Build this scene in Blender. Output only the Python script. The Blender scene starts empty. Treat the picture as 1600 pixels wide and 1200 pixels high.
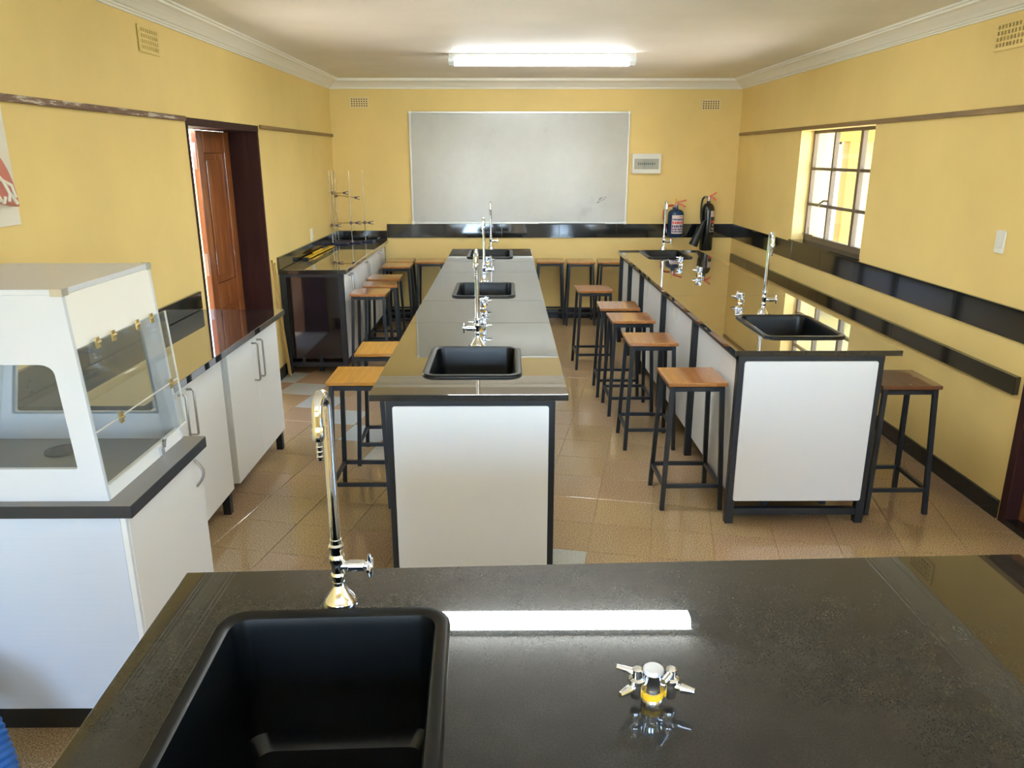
import bpy, bmesh, math, random
from mathutils import Vector, Matrix
random.seed(7)
PI = math.pi
SC = bpy.context.scene
COL = SC.collection

# ------------------------------------------------------------------ camera, sky, sun, exposure
cam_d = bpy.data.cameras.new('camera')
cam = bpy.data.objects.new('camera', cam_d)
COL.objects.link(cam)
cam.location = (0.0, 0.0, 1.81)
cam.rotation_euler = (PI / 2 - math.radians(16.498), 0.0, -math.radians(0.411))
cam_d.sensor_fit = 'HORIZONTAL'
cam_d.sensor_width = 36.0
cam_d.lens = 36.0 * 1202.0 / 1600.0
cam_d.clip_start = 0.02
SC.camera = cam

world = bpy.data.worlds.new('sky')
SC.world = world
world.use_nodes = True
_n = world.node_tree.nodes
_bg = _n['Background']
_sky = _n.new('ShaderNodeTexSky')
_sky.sky_type = 'NISHITA'
_sky.sun_disc = False
_sky.sun_elevation = math.radians(52)
_sky.sun_rotation = math.radians(190)
_sky.altitude = 1200
_sky.dust_density = 1.5
world.node_tree.links.new(_sky.outputs[0], _bg.inputs[0])
_bg.inputs[1].default_value = 1.0

sun_d = bpy.data.lights.new('sun', 'SUN')
sun_d.energy = 38.0
sun_d.angle = math.radians(0.6)
sun_d.color = (1.0, 0.95, 0.86)
sun = bpy.data.objects.new('sun', sun_d)
COL.objects.link(sun)
sun.rotation_euler = Vector((0.12, 0.62, -0.77)).to_track_quat('-Z', 'Y').to_euler()

# room dimensions (metres)
XL, XR, YB, YF, ZC = -1.905, 2.555, 8.83, -2.3, 2.60
WT = 0.23                                   # wall thickness

# added area lamps standing in for daylight at the unseen rear windows
REAR_WIN = [(-1.55, -0.05), (0.65, 2.15)]   # x ranges
for (a, b) in REAR_WIN:
    ld = bpy.data.lights.new('window_daylight', 'AREA')
    ld.shape = 'RECTANGLE'; ld.size = b - a - 0.1; ld.size_y = 1.0
    ld.energy = 22.0
    ld.color = (0.40, 0.66, 1.0)
    lo = bpy.data.objects.new('window_daylight', ld)
    COL.objects.link(lo)
    lo.location = ((a + b) / 2, YF + 0.03, 1.5)
    lo.rotation_euler = (PI / 2, 0, 0)

vs = SC.view_settings
SC.display_settings.display_device = 'sRGB'
vs.view_transform = 'Standard'
vs.look = 'None'
vs.gamma = 1.0
vs.use_curve_mapping = False
vs.exposure = 1.12

# ------------------------------------------------------------------ materials
MATS = {}
def principled(name, col, rough=0.5, metal=0.0, ior=1.5, coat=0.0, coat_rough=0.03, emis=None, estr=0.0):
    m = bpy.data.materials.new(name); m.use_nodes = True
    b = m.node_tree.nodes['Principled BSDF']
    b.inputs['Base Color'].default_value = (*col, 1)
    b.inputs['Roughness'].default_value = rough
    b.inputs['Metallic'].default_value = metal
    b.inputs['IOR'].default_value = ior
    b.inputs['Coat Weight'].default_value = coat
    b.inputs['Coat Roughness'].default_value = coat_rough
    if emis:
        b.inputs['Emission Color'].default_value = (*emis, 1)
        b.inputs['Emission Strength'].default_value = estr
    MATS[name] = m
    return m

def coords(m, scale=(1, 1, 1), kind='Object'):
    nt = m.node_tree
    tc = nt.nodes.new('ShaderNodeTexCoord')
    mp = nt.nodes.new('ShaderNodeMapping')
    mp.inputs['Scale'].default_value = scale
    nt.links.new(tc.outputs[kind], mp.inputs['Vector'])
    return mp.outputs['Vector']

def noise(m, vec, scale, detail=3.0, rough=0.55):
    n = m.node_tree.nodes.new('ShaderNodeTexNoise')
    n.inputs['Scale'].default_value = scale
    n.inputs['Detail'].default_value = detail
    n.inputs['Roughness'].default_value = rough
    m.node_tree.links.new(vec, n.inputs['Vector'])
    return n.outputs['Fac']

def ramp(m, fac, stops):
    r = m.node_tree.nodes.new('ShaderNodeValToRGB')
    el = r.color_ramp.elements
    while len(el) < len(stops): el.new(0.5)
    for e, (p, c) in zip(el, stops):
        e.position = p
        e.color = (*c, 1) if len(c) == 3 else c
    m.node_tree.links.new(fac, r.inputs['Fac'])
    return r.outputs['Color']

def setcol(m, sock): m.node_tree.links.new(sock, m.node_tree.nodes['Principled BSDF'].inputs['Base Color'])
def setin(m, name, sock): m.node_tree.links.new(sock, m.node_tree.nodes['Principled BSDF'].inputs[name])

def bump(m, fac, strength, dist=0.002):
    b = m.node_tree.nodes.new('ShaderNodeBump')
    b.inputs['Strength'].default_value = strength
    b.inputs['Distance'].default_value = dist
    m.node_tree.links.new(fac, b.inputs['Height'])
    m.node_tree.links.new(b.outputs['Normal'], m.node_tree.nodes['Principled BSDF'].inputs['Normal'])

def tone(c, k): return tuple(min(1, x * k) for x in c)

# painted wall plaster
def wall_paint(name, col):
    m = principled(name, col, 0.6)
    v = coords(m)
    f = noise(m, v, 1.3, 4)
    setcol(m, ramp(m, f, [(0.3, tone(col, 0.94)), (0.7, tone(col, 1.05))]))
    bump(m, noise(m, v, 60, 3), 0.12, 0.003)
    return m
WALL = wall_paint('yellow_wall_paint', (0.85, 0.625, 0.235))
CEIL = wall_paint('cream_ceiling_paint', (0.90, 0.86, 0.79))
CORN = principled('cornice_paint', (0.90, 0.86, 0.77), 0.5)

def speckled(name, a, b, c, rough, scale=165):
    m = principled(name, b, rough, 0, 1.65)
    v = coords(m)
    f = noise(m, v, scale, 5, 0.8)
    setcol(m, ramp(m, f, [(0.38, a), (0.50, b), (0.63, c)]))
    nt = m.node_tree
    r = nt.nodes.new('ShaderNodeMapRange')
    r.inputs['To Min'].default_value = rough * 0.7; r.inputs['To Max'].default_value = rough * 1.6
    nt.links.new(noise(m, v, 5, 3), r.inputs['Value'])
    setin(m, 'Roughness', r.outputs['Result'])
    return m
TILE_B = speckled('brown_terrazzo_tile', (0.16, 0.09, 0.038), (0.405, 0.27, 0.135), (0.67, 0.50, 0.29), 0.09)
TILE_P = speckled('pinkish_terrazzo_tile', (0.165, 0.09, 0.046), (0.41, 0.265, 0.145), (0.67, 0.49, 0.32), 0.09)
TILE_G = speckled('grey_terrazzo_tile', (0.28, 0.29, 0.25), (0.47, 0.47, 0.41), (0.60, 0.60, 0.53), 0.09)
GROUT = principled('grout', (0.36, 0.25, 0.14), 0.8)

def granite(name, col, r0, expo, gloss_rough):
    """dark speckled stone body with a polish whose reflectance rises towards grazing angles"""
    m = principled(name, col, 0.36)
    nt = m.node_tree
    b = nt.nodes['Principled BSDF']; b.inputs['Specular IOR Level'].default_value = 0.12
    v = coords(m)
    f = noise(m, v, 260, 4, 0.7)
    g = noise(m, v, 9, 5, 0.6)
    mx = nt.nodes.new('ShaderNodeMath'); mx.operation = 'MULTIPLY_ADD'
    mx.inputs[1].default_value = 0.55
    nt.links.new(g, mx.inputs[0]); nt.links.new(f, mx.inputs[2])
    setcol(m, ramp(m, mx.outputs[0], [(0.60, tone(col, 0.6)), (0.78, col), (0.98, tone(col, 2.2))]))
    gl = nt.nodes.new('ShaderNodeBsdfGlossy'); gl.inputs['Roughness'].default_value = gloss_rough
    lw = nt.nodes.new('ShaderNodeLayerWeight')
    pw = nt.nodes.new('ShaderNodeMath'); pw.operation = 'POWER'; pw.inputs[1].default_value = expo
    fr = nt.nodes.new('ShaderNodeMath'); fr.operation = 'MULTIPLY_ADD'
    fr.inputs[1].default_value = 1 - r0; fr.inputs[2].default_value = r0
    ms = nt.nodes.new('ShaderNodeMixShader')
    nt.links.new(lw.outputs['Facing'], pw.inputs[0]); nt.links.new(pw.outputs[0], fr.inputs[0])
    nt.links.new(fr.outputs[0], ms.inputs[0]); nt.links.new(b.outputs[0], ms.inputs[1]); nt.links.new(gl.outputs[0], ms.inputs[2])
    nt.links.new(ms.outputs[0], nt.nodes['Material Output'].inputs['Surface'])
    return m
GRAN = granite('polished_black_granite', (0.014, 0.0135, 0.013), 0.05, 1.6, 0.015)
GRAN_N = granite('worn_black_granite', (0.013, 0.0125, 0.012), 0.03, 2.8, 0.014)
STRIP = principled('black_granite_strip', (0.010, 0.011, 0.011), 0.08, 0, 1.9)
SKIRT = principled('black_skirting_tile', (0.010, 0.011, 0.012), 0.16)
def steel_paint(): 
    m = principled('dark_painted_steel', (0.015, 0.019, 0.025), 0.38)
    return m
STEEL = steel_paint()
WHITE = principled('white_melamine', (0.82, 0.83, 0.82), 0.38)
CREAM = principled('cream_melamine', (0.88, 0.865, 0.81), 0.38)
def lined(name, col, amp):
    m = principled(name, col, 0.42)
    v = coords(m, (1, 1, 60))
    setcol(m, ramp(m, noise(m, v, 3, 3), [(0.3, tone(col, 1 - amp)), (0.7, tone(col, 1 + amp))]))
    return m
BOARD_SIDE = lined('white_laminate', (0.62, 0.68, 0.77), 0.015)
HOODW = principled('white_hood_panel', (0.64, 0.665, 0.71), 0.35)
GREYLAM = lined('grey_laminate', (0.22, 0.21, 0.20), 0.08)
DARKLAM = lined('dark_edge_laminate', (0.030, 0.034, 0.040), 0.15)
GLOSSBLK = principled('glossy_dark_panel', (0.012, 0.010, 0.014), 0.05, 0, 1.6)
CHROME = principled('chrome', (0.80, 0.84, 0.90), 0.07, 1.0)
RODM = principled('dull_rod_steel', (0.42, 0.39, 0.33), 0.22, 1.0)
STEELH = principled('brushed_steel', (0.48, 0.46, 0.43), 0.28, 1.0)
BRASS = principled('brass_hinge', (0.75, 0.62, 0.32), 0.25, 1.0)
def wood(name, a, b, rough, coat, axis=0, scale=9.0):
    m = principled(name, a, rough, 0, 1.5, coat, 0.06)
    s = [scale, scale, scale]; s[axis] = scale * 0.09
    v = coords(m, tuple(s))
    f = noise(m, v, 3.0, 6, 0.65)
    setcol(m, ramp(m, f, [(0.28, tone(a, 0.72)), (0.5, a), (0.74, b)]))
    return m
SEAT = wood('varnished_seat_wood', (0.40, 0.145, 0.026), (0.56, 0.235, 0.045), 0.35, 1.0, 1)
DOORW = wood('door_hardwood', (0.28, 0.085, 0.022), (0.46, 0.18, 0.05), 0.38, 0.5, 2)
FRAMEW = wood('dark_door_frame_wood', (0.040, 0.013, 0.011), (0.065, 0.021, 0.016), 0.6, 0.0, 2)
FRAMEW.node_tree.nodes['Principled BSDF'].inputs['Specular IOR Level'].default_value = 0.2
RAILW = wood('brown_rail_wood', (0.23, 0.13, 0.04), (0.32, 0.19, 0.07), 0.5, 0.2, 1)
def scuffed():
    a = (0.16, 0.075, 0.04)
    m = principled('scuffed_rail_wood', a, 0.55)
    v = coords(m, (40, 4, 30))
    setcol(m, ramp(m, noise(m, v, 1.2, 4, 0.7), [(0.47, a), (0.56, (0.22, 0.12, 0.07)), (0.62, (0.55, 0.47, 0.38))]))
    return m
RAILS = scuffed()
STICKW = wood('pale_stick_wood', (0.62, 0.40, 0.12), (0.72, 0.50, 0.20), 0.5, 0.2, 2)
SINKM = principled('black_epoxy_resin', (0.0035, 0.004, 0.0045), 0.30, 0, 1.40)
BLK = principled('black_plastic', (0.012, 0.013, 0.014), 0.45)
HOLE = principled('dark_void', (0.004, 0.003, 0.002), 0.9)
GASBODY = CHROME
YEL = principled('yellow_ring_plastic', (0.85, 0.48, 0.02), 0.4)
PLASTW = principled('white_plastic', (0.80, 0.78, 0.72), 0.4)
def whiteboard_mat():
    c = (0.60, 0.61, 0.58)
    m = principled('whiteboard_enamel', c, 0.22)
    v = coords(m)
    f = noise(m, v, 2.2, 6, 0.7)
    setcol(m, ramp(m, f, [(0.36, (0.57, 0.565, 0.53)), (0.60, (0.53, 0.525, 0.49)), (0.75, (0.43, 0.43, 0.40))]))
    return m
WBOARD = whiteboard_mat()
ALU = principled('aluminium_frame', (0.56, 0.56, 0.52), 0.4, 0.8)
INK = principled('black_marker_ink', (0.02, 0.02, 0.03), 0.6)
BLUEP = principled('blue_extinguisher_paint', (0.008, 0.035, 0.105), 0.25)
BLKP = principled('black_extinguisher_paint', (0.012, 0.014, 0.013), 0.25)
REDP = principled('red_lever_paint', (0.62, 0.06, 0.015), 0.4)
REDH = principled('red_hose_rubber', (0.48, 0.035, 0.015), 0.5)
PAPER = principled('label_paper', (0.75, 0.62, 0.60), 0.5)
PURPLE = principled('label_violet_print', (0.06, 0.05, 0.20), 0.5)
REDPR = principled('label_red_print', (0.70, 0.04, 0.03), 0.5)
STANDB = principled('blue_stand_enamel', (0.012, 0.018, 0.075), 0.35)
CLAMP = principled('violet_grey_clamp', (0.09, 0.07, 0.14), 0.4, 0.3)
RULER = principled('yellow_ruler_wood', (0.70, 0.42, 0.02), 0.45)
HOSEB = principled('blue_corrugated_plastic', (0.01, 0.13, 0.48), 0.4)
WFRAME = principled('bronze_steel_window_frame', (0.16, 0.115, 0.065), 0.5)
TUBE = principled('lit_diffuser', (0.9, 0.9, 0.9), 0.4, emis=(0.89, 0.97, 1.0), estr=19.0)
TUBE_END = principled('fixture_end_plastic', (0.75, 0.8, 0.82), 0.3)
SHEET = principled('white_sheet_steel', (0.8, 0.8, 0.78), 0.4)
REDREL = principled('red_relief_paint', (0.56, 0.17, 0.12), 0.45)
CREAMREL = principled('cream_relief_paint', (0.80, 0.74, 0.64), 0.5)
CONC = principled('pale_concrete', (0.62, 0.56, 0.48), 0.8)
EXTW = wall_paint('exterior_cream_paint', (0.60, 0.46, 0.33))
EXTY = wall_paint('exterior_yellow_paint', (0.62, 0.36, 0.07))
LAV = principled('lavender_door_paint', (0.34, 0.35, 0.45), 0.5)
def grass_mat():
    m = principled('lawn_grass', (0.10, 0.17, 0.04), 0.9)
    v = coords(m)
    setcol(m, ramp(m, noise(m, v, 4, 6, 0.8), [(0.35, (0.06, 0.11, 0.02)), (0.7, (0.20, 0.26, 0.07))]))
    return m
GRASS = grass_mat()

def thin_glass(name, tint=(1, 1, 1), ior=1.5, haze=0.0):
    m = bpy.data.materials.new(name); m.use_nodes = True
    nt = m.node_tree; nt.nodes.clear()
    out = nt.nodes.new('ShaderNodeOutputMaterial')
    tr = nt.nodes.new('ShaderNodeBsdfTransparent'); tr.inputs[0].default_value = (*tint, 1)
    gl = nt.nodes.new('ShaderNodeBsdfGlossy'); gl.inputs['Roughness'].default_value = 0.01
    lw = nt.nodes.new('ShaderNodeLayerWeight')
    pw = nt.nodes.new('ShaderNodeMath'); pw.operation = 'POWER'; pw.inputs[1].default_value = 5.0
    fr = nt.nodes.new('ShaderNodeMath'); fr.operation = 'MULTIPLY_ADD'
    r0 = ((ior - 1) / (ior + 1)) ** 2
    fr.inputs[1].default_value = 1 - r0; fr.inputs[2].default_value = r0
    nt.links.new(lw.outputs['Facing'], pw.inputs[0]); nt.links.new(pw.outputs[0], fr.inputs[0])
    mx = nt.nodes.new('ShaderNodeMixShader')
    nt.links.new(fr.outputs[0], mx.inputs[0]); nt.links.new(tr.outputs[0], mx.inputs[1]); nt.links.new(gl.outputs[0], mx.inputs[2])
    last = mx.outputs[0]
    if haze > 0:
        df = nt.nodes.new('ShaderNodeBsdfDiffuse'); df.inputs[0].default_value = (0.8, 0.85, 0.85, 1)
        m2 = nt.nodes.new('ShaderNodeMixShader'); m2.inputs[0].default_value = haze
        nt.links.new(last, m2.inputs[1]); nt.links.new(df.outputs[0], m2.inputs[2]); last = m2.outputs[0]
    nt.links.new(last, out.inputs['Surface'])
    return m
GLASS = thin_glass('window_glass')
ACRYL = thin_glass('clear_acrylic', (0.97, 0.985, 0.985), 1.49, 0.025)

# ------------------------------------------------------------------ mesh helpers
class MB:
    def __init__(s): s.v = []; s.f = []
    def add(s, vs, fs):
        o = len(s.v); s.v += [tuple(x) for x in vs]; s.f += [tuple(i + o for i in f) for f in fs]; return s
    def box(s, x0, y0, z0, x1, y1, z1):
        if x0 > x1: x0, x1 = x1, x0
        if y0 > y1: y0, y1 = y1, y0
        if z0 > z1: z0, z1 = z1, z0
        return s.add([(x0,y0,z0),(x1,y0,z0),(x1,y1,z0),(x0,y1,z0),(x0,y0,z1),(x1,y0,z1),(x1,y1,z1),(x0,y1,z1)],
                     [(3,2,1,0),(4,5,6,7),(0,1,5,4),(1,2,6,5),(2,3,7,6),(3,0,4,7)])
    def bar(s, a, b, w, h=None, up=(0, 0, 1)):
        """square-section bar from a to b"""
        h = h or w
        a, b = Vector(a), Vector(b); d = (b - a).normalized(); up = Vector(up)
        if abs(d.dot(up)) > 0.98: up = Vector((0, 1, 0))
        x = d.cross(up).normalized(); y = x.cross(d).normalized()
        vs = []
        for p in (a, b):
            for sx, sy in ((-1,-1),(1,-1),(1,1),(-1,1)): vs.append(p + x * sx * w / 2 + y * sy * h / 2)
        return s.add(vs, [(0,1,2,3),(7,6,5,4),(0,4,5,1),(1,5,6,2),(2,6,7,3),(3,7,4,0)])
    def tube(s, pts, r, seg=10, caps=True):
        pts = [Vector(p) for p in pts]; n = len(pts)
        rs = r if isinstance(r, (list, tuple)) else [r] * n
        t = [(pts[min(i+1,n-1)] - pts[max(i-1,0)]).normalized() for i in range(n)]
        u = t[0].orthogonal().normalized(); vs = []
        for i in range(n):
            u = (u - t[i] * u.dot(t[i])).normalized(); w = t[i].cross(u)
            for k in range(seg):
                a = 2*PI*k/seg
                vs.append(pts[i] + (u*math.cos(a) + w*math.sin(a)) * rs[i])
        fs = [(i*seg+k, i*seg+(k+1)%seg, (i+1)*seg+(k+1)%seg, (i+1)*seg+k) for i in range(n-1) for k in range(seg)]
        if caps: fs += [tuple(range(seg-1,-1,-1)), tuple((n-1)*seg+k for k in range(seg))]
        return s.add(vs, fs)
    def cyl(s, a, b, r, seg=14, r2=None): return s.tube([a, b], [r, r if r2 is None else r2], seg)
    def lathe(s, prof, c=(0,0,0), seg=20):
        """profile of (radius, z) about a vertical axis at c"""
        vs = []
        for r, z in prof:
            for k in range(seg):
                a = 2*PI*k/seg; vs.append((c[0]+r*math.cos(a), c[1]+r*math.sin(a), c[2]+z))
        n = len(prof)
        fs = [(i*seg+k, i*seg+(k+1)%seg, (i+1)*seg+(k+1)%seg, (i+1)*seg+k) for i in range(n-1) for k in range(seg)]
        fs += [tuple(range(seg-1,-1,-1)), tuple((n-1)*seg+k for k in range(seg))]
        return s.add(vs, fs)
    def prism(s, poly, plane, d0, d1):
        """polygon extruded between d0 and d1 along the axis missing from plane ('xy','xz','yz')"""
        def P(a, b, d): return {'xy': (a,b,d), 'xz': (a,d,b), 'yz': (d,a,b)}[plane]
        n = len(poly)
        vs = [P(a,b,d0) for a,b in poly] + [P(a,b,d1) for a,b in poly]
        return s.add(vs, [tuple(range(n-1,-1,-1)), tuple(range(n,2*n))] + [(i,(i+1)%n,n+(i+1)%n,n+i) for i in range(n)])
    def holed(s, outer, holes, plane, d0, d1):
        """flat plate with holes, thickness d0..d1"""
        bm = bmesh.new()
        def P(a, b, d): return {'xy': (a,b,d), 'xz': (a,d,b), 'yz': (d,a,b)}[plane]
        loops = [outer] + holes
        def layer(d):
            es = []; rings = []
            for lp in loops:
                vs = [bm.verts.new(P(a,b,d)) for a,b in lp]
                rings.append(vs)
                es += [bm.edges.new((vs[i], vs[(i+1)%len(vs)])) for i in range(len(vs))]
            bmesh.ops.triangle_fill(bm, use_beauty=True, use_dissolve=False, edges=es)
            return rings
        r0 = layer(d0); r1 = layer(d1)
        for a, b in zip(r0, r1):
            for i in range(len(a)):
                j = (i+1) % len(a)
                try: bm.faces.new((a[i], a[j], b[j], b[i]))
                except ValueError: pass
        bmesh.ops.recalc_face_normals(bm, faces=bm.faces[:])
        bm.verts.index_update()
        vs = [v.co.copy() for v in bm.verts]; fs = [tuple(v.index for v in f.verts) for f in bm.faces]
        bm.free()
        return s.add(vs, fs)

ORG = {}
def org(o): return ORG.get(o.name, Vector((0,0,0))) if o else Vector((0,0,0))

def make(name, mb, mat, parent=None, origin=None, bevel=0.0, smooth=False, seg=2):
    """ONE mesh object from world-space geometry; a part is parented to its thing"""
    o0 = org(parent) if parent else Vector(origin or (0,0,0))
    me = bpy.data.meshes.new(name)
    me.from_pydata([tuple(Vector(v) - o0) for v in mb.v], [], mb.f)
    bm = bmesh.new(); bm.from_mesh(me)
    bmesh.ops.recalc_face_normals(bm, faces=bm.faces[:])
    bm.to_mesh(me); bm.free()
    for m in (mat if isinstance(mat, list) else [mat]): me.materials.append(m)
    o = bpy.data.objects.new(name, me); COL.objects.link(o)
    if parent: o.parent = parent
    else: o.location = o0
    ORG[o.name] = o0
    if smooth:
        for p in me.polygons: p.use_smooth = True
        try: me.set_sharp_from_angle(angle=math.radians(38))
        except Exception: pass
    if bevel > 0:
        b = o.modifiers.new('bevel', 'BEVEL'); b.width = bevel; b.segments = seg; b.limit_method = 'ANGLE'; b.angle_limit = math.radians(40)
        b.harden_normals = False
    return o

def tag(o, label=None, cat=None, group=None, kind=None):
    if label: o['label'] = label
    if cat: o['category'] = cat
    if group: o['group'] = group
    if kind: o['kind'] = kind
    return o

def thing(name, label, cat, loc, group=None):
    o = bpy.data.objects.new(name, None); COL.objects.link(o)
    o.empty_display_size = 0.05
    o.location = loc; ORG[o.name] = Vector(loc)
    return tag(o, label, cat, group)

def struct(name, mb, mat, label=None, **k):
    return tag(make(name, mb, mat, **k), label, None, None, 'structure')

def copy_tree(o, parent=None):
    c = o.copy(); COL.objects.link(c); c.parent = parent
    for ch in list(o.children): copy_tree(ch, c)
    return c

def place(proto, first, loc, rz, label, group):
    o = proto if first else copy_tree(proto)
    o.location = loc; o.rotation_euler = (0, 0, rz)
    tag(o, label, None, group)
    return o

def B(*a): return MB().box(*a)
def rrect(x0, y0, x1, y1, r, n=5):
    pts = []
    for cx, cy, a0 in ((x1-r, y1-r, 0), (x0+r, y1-r, PI/2), (x0+r, y0+r, PI), (x1-r, y0+r, 1.5*PI)):
        for i in range(n+1):
            a = a0 + PI/2*i/n; pts.append((cx + r*math.cos(a), cy + r*math.sin(a)))
    return pts

# ------------------------------------------------------------------ floor with tiles
fl = struct('floor', B(XL-WT, YF-WT, -0.10, XR+WT, YB+WT, -0.004), GROUT, 'brown terrazzo tile floor with a diagonal line of grey tiles')
TS, TA = 0.298, math.radians(-11.5)
T0 = Vector((-1.770, 6.165))
ex = Vector((math.cos(TA), math.sin(TA))); ey = Vector((-math.sin(TA), math.cos(TA)))
def clip(poly, axis, lim, keep_less):
    out = []
    for i in range(len(poly)):
        a, b = poly[i], poly[(i+1) % len(poly)]
        ia = (a[axis] <= lim) == keep_less or a[axis] == lim
        ib = (b[axis] <= lim) == keep_less or b[axis] == lim
        if ia: out.append(a)
        if ia != ib:
            t = (lim - a[axis]) / (b[axis] - a[axis])
            out.append((a[0] + t*(b[0]-a[0]), a[1] + t*(b[1]-a[1])))
    return out
UNDER = [(-0.50, 2.95, 0.20, 7.9), (1.16, 3.66, 1.86, 7.78), (-1.9, 2.1, -1.12, 2.65), (-1.9, 2.7, -1.45, 4.68), (-1.9, 6.5, -1.40, 8.8), (-0.70, 0.0, 1.2, 1.5)]
def camdist(c): return math.hypot(c[0], c[1])
whole = {}
def tile_mesh(poly, mat):
    n = len(poly); b = 0.0025
    cx = sum(p[0] for p in poly)/n; cy = sum(p[1] for p in poly)/n
    def ins(p, k):
        d = math.hypot(p[0]-cx, p[1]-cy) or 1; return (cx + (p[0]-cx)*(1-k/d), cy + (p[1]-cy)*(1-k/d))
    vs = [(p[0], p[1], -0.004) for p in poly] + [(p[0], p[1], -0.0012) for p in poly] + [(*ins(p, b), 0.0) for p in poly]
    fs = [(i,(i+1)%n,n+(i+1)%n,n+i) for i in range(n)] + [(n+i,n+(i+1)%n,2*n+(i+1)%n,2*n+i) for i in range(n)] + [tuple(range(2*n,3*n))]
    return vs, fs
tiles = []
for i in range(-14, 30):
    for j in range(-40, 20):
        o = T0 + ex*TS*i + ey*TS*j
        g = 0.0012
        q = [o + ex*g + ey*g, o + ex*(TS-g) + ey*g, o + ex*(TS-g) + ey*(TS-g), o + ex*g + ey*(TS-g)]
        poly = [(p.x, p.y) for p in q]; full = True
        for ax, lim, less in ((0, XL, False), (0, XR, True), (1, YF, False), (1, YB, True)):
            if any((p[ax] > lim) == less for p in poly):
                full = False; poly = clip(poly, ax, lim, less)
                if len(poly) < 3: break
        if len(poly) < 3: continue
        c = o + ex*TS/2 + ey*TS/2
        ar = 0.5*abs(sum(poly[k][0]*poly[(k+1)%len(poly)][1]-poly[(k+1)%len(poly)][0]*poly[k][1] for k in range(len(poly))))
        if ar < 0.002: continue
        grey = (i + j == -1)
        tiles.append((i, j, poly, full, c, grey))
def hidden(c):
    if c.y < 1.75: return True
    if abs(c.x) > 0.72*c.y + 0.35: return True
    return any(a+0.05 < c.x < x-0.05 and b+0.05 < c.y < y-0.05 for a, b, x, y in UNDER)
vis = sorted([t for t in tiles if not hidden(t[4])], key=lambda t: camdist(t[4]))
keep = vis[:295]; ids = set((t[0], t[1]) for t in keep)
cache = {}
for (i, j, poly, full, c, grey) in keep:
    pinky = (i*7 + j*13) % 5 in (0, 3)
    mat = TILE_G if grey else (TILE_P if pinky else TILE_B)
    if full:
        if mat.name not in cache:
            h = TS/2 - 0.0012
            lp = [ex*sx*h + ey*sy*h for sx, sy in ((-1,-1),(1,-1),(1,1),(-1,1))]
            vs_, fs_ = tile_mesh([(p.x, p.y) for p in lp], mat)
            me = bpy.data.meshes.new('tile'); me.from_pydata(vs_, [], fs_); me.materials.append(mat); cache[mat.name] = me
        o = bpy.data.objects.new('tile', cache[mat.name]); o.location = (c.x, c.y, 0)
    else:
        vs_, fs_ = tile_mesh(poly, mat)
        me = bpy.data.meshes.new('tile'); me.from_pydata(vs_, [], fs_); me.materials.append(mat)
        o = bpy.data.objects.new('tile', me)
    COL.objects.link(o); o.parent = fl
rest = MB()
for (i, j, poly, full, c, grey) in tiles:
    if (i, j) not in ids: rest.add(*tile_mesh(poly, None))
tag(make('tile_remainder', rest, TILE_B, parent=fl), kind='stuff')

# ------------------------------------------------------------------ walls, ceiling
struct('ceiling', B(XL-WT, YF-WT, ZC, XR+WT, YB+WT, ZC+0.12), CEIL, 'cream painted ceiling')
struct('roof_outside', B(XL-1.3, YF-1.6, ZC+0.13, XR+1.2, YB+0.9, ZC+0.2), CONC, 'roof slab with eaves over the classroom')  # overhang put on to keep the sun out of the rear windows
struct('wall_back', B(XL-WT, YB, 0, XR+WT, YB+WT, ZC), WALL, 'yellow wall carrying the whiteboard')
D1 = (4.83, 6.20, 2.02)
SW = (0.35, 1.85, 1.00, 2.05)               # unseen side window added to brighten the ceiling: y range, z range
struct('wall_left', B(XL-WT, YF, 0, XL, D1[0], ZC).box(XL-WT, D1[1], 0, XL, YB, ZC).box(XL-WT, D1[0], D1[2], XL, D1[1], ZC), WALL, 'yellow wall with the open wooden doorway')
W1 = (5.585, 6.975, 1.09, 2.02)
D2 = (2.66, 3.60, 2.03)
struct('wall_right', B(XR, YF, 0, XR+WT, SW[0], ZC).box(XR, SW[1], 0, XR+WT, D2[0], ZC).box(XR, SW[0], 0, XR+WT, SW[1], SW[2]).box(XR, SW[0], SW[3], XR+WT, SW[1], ZC).box(XR, D2[0], D2[2], XR+WT, D2[1], ZC).box(XR, D2[1], 0, XR+WT, W1[0], ZC)
       .box(XR, W1[0], 0, XR+WT, W1[1], W1[2]).box(XR, W1[0], W1[3], XR+WT, W1[1], ZC).box(XR, W1[1], 0, XR+WT, YB, ZC), WALL, 'yellow wall with the steel window')
wr = MB(); xs = [XL-WT] + [v for w in REAR_WIN for v in w] + [XR+WT]
for k in range(0, len(xs), 2): wr.box(xs[k], YF-WT, 0, xs[k+1], YF, ZC)
for a, b in REAR_WIN: wr.box(a, YF-WT, 0, b, YF, 0.95).box(a, YF-WT, 2.05, b, YF, ZC)
struct('wall_rear', wr, WALL, 'yellow wall behind the viewpoint')
for k, (a, b) in enumerate(REAR_WIN):  # unseen windows, invented to account for daylight from behind the camera
    f = MB(); y0, y1 = YF-0.14, YF-0.11
    for x in (a, a+(b-a)/3, a+2*(b-a)/3, b-0.03): f.box(x, y0, 0.95, x+0.03, y1, 2.05)
    for z in (0.95, 1.5, 2.02): f.box(a, y0, z, b, y1, z+0.03)
    wn = struct('window_%d' % (k+2), f, WFRAME, 'steel window in the wall behind the viewpoint')
    make('pane', B(a, YF-0.127, 0.95, b, YF-0.123, 2.05), GLASS, wn)

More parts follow.
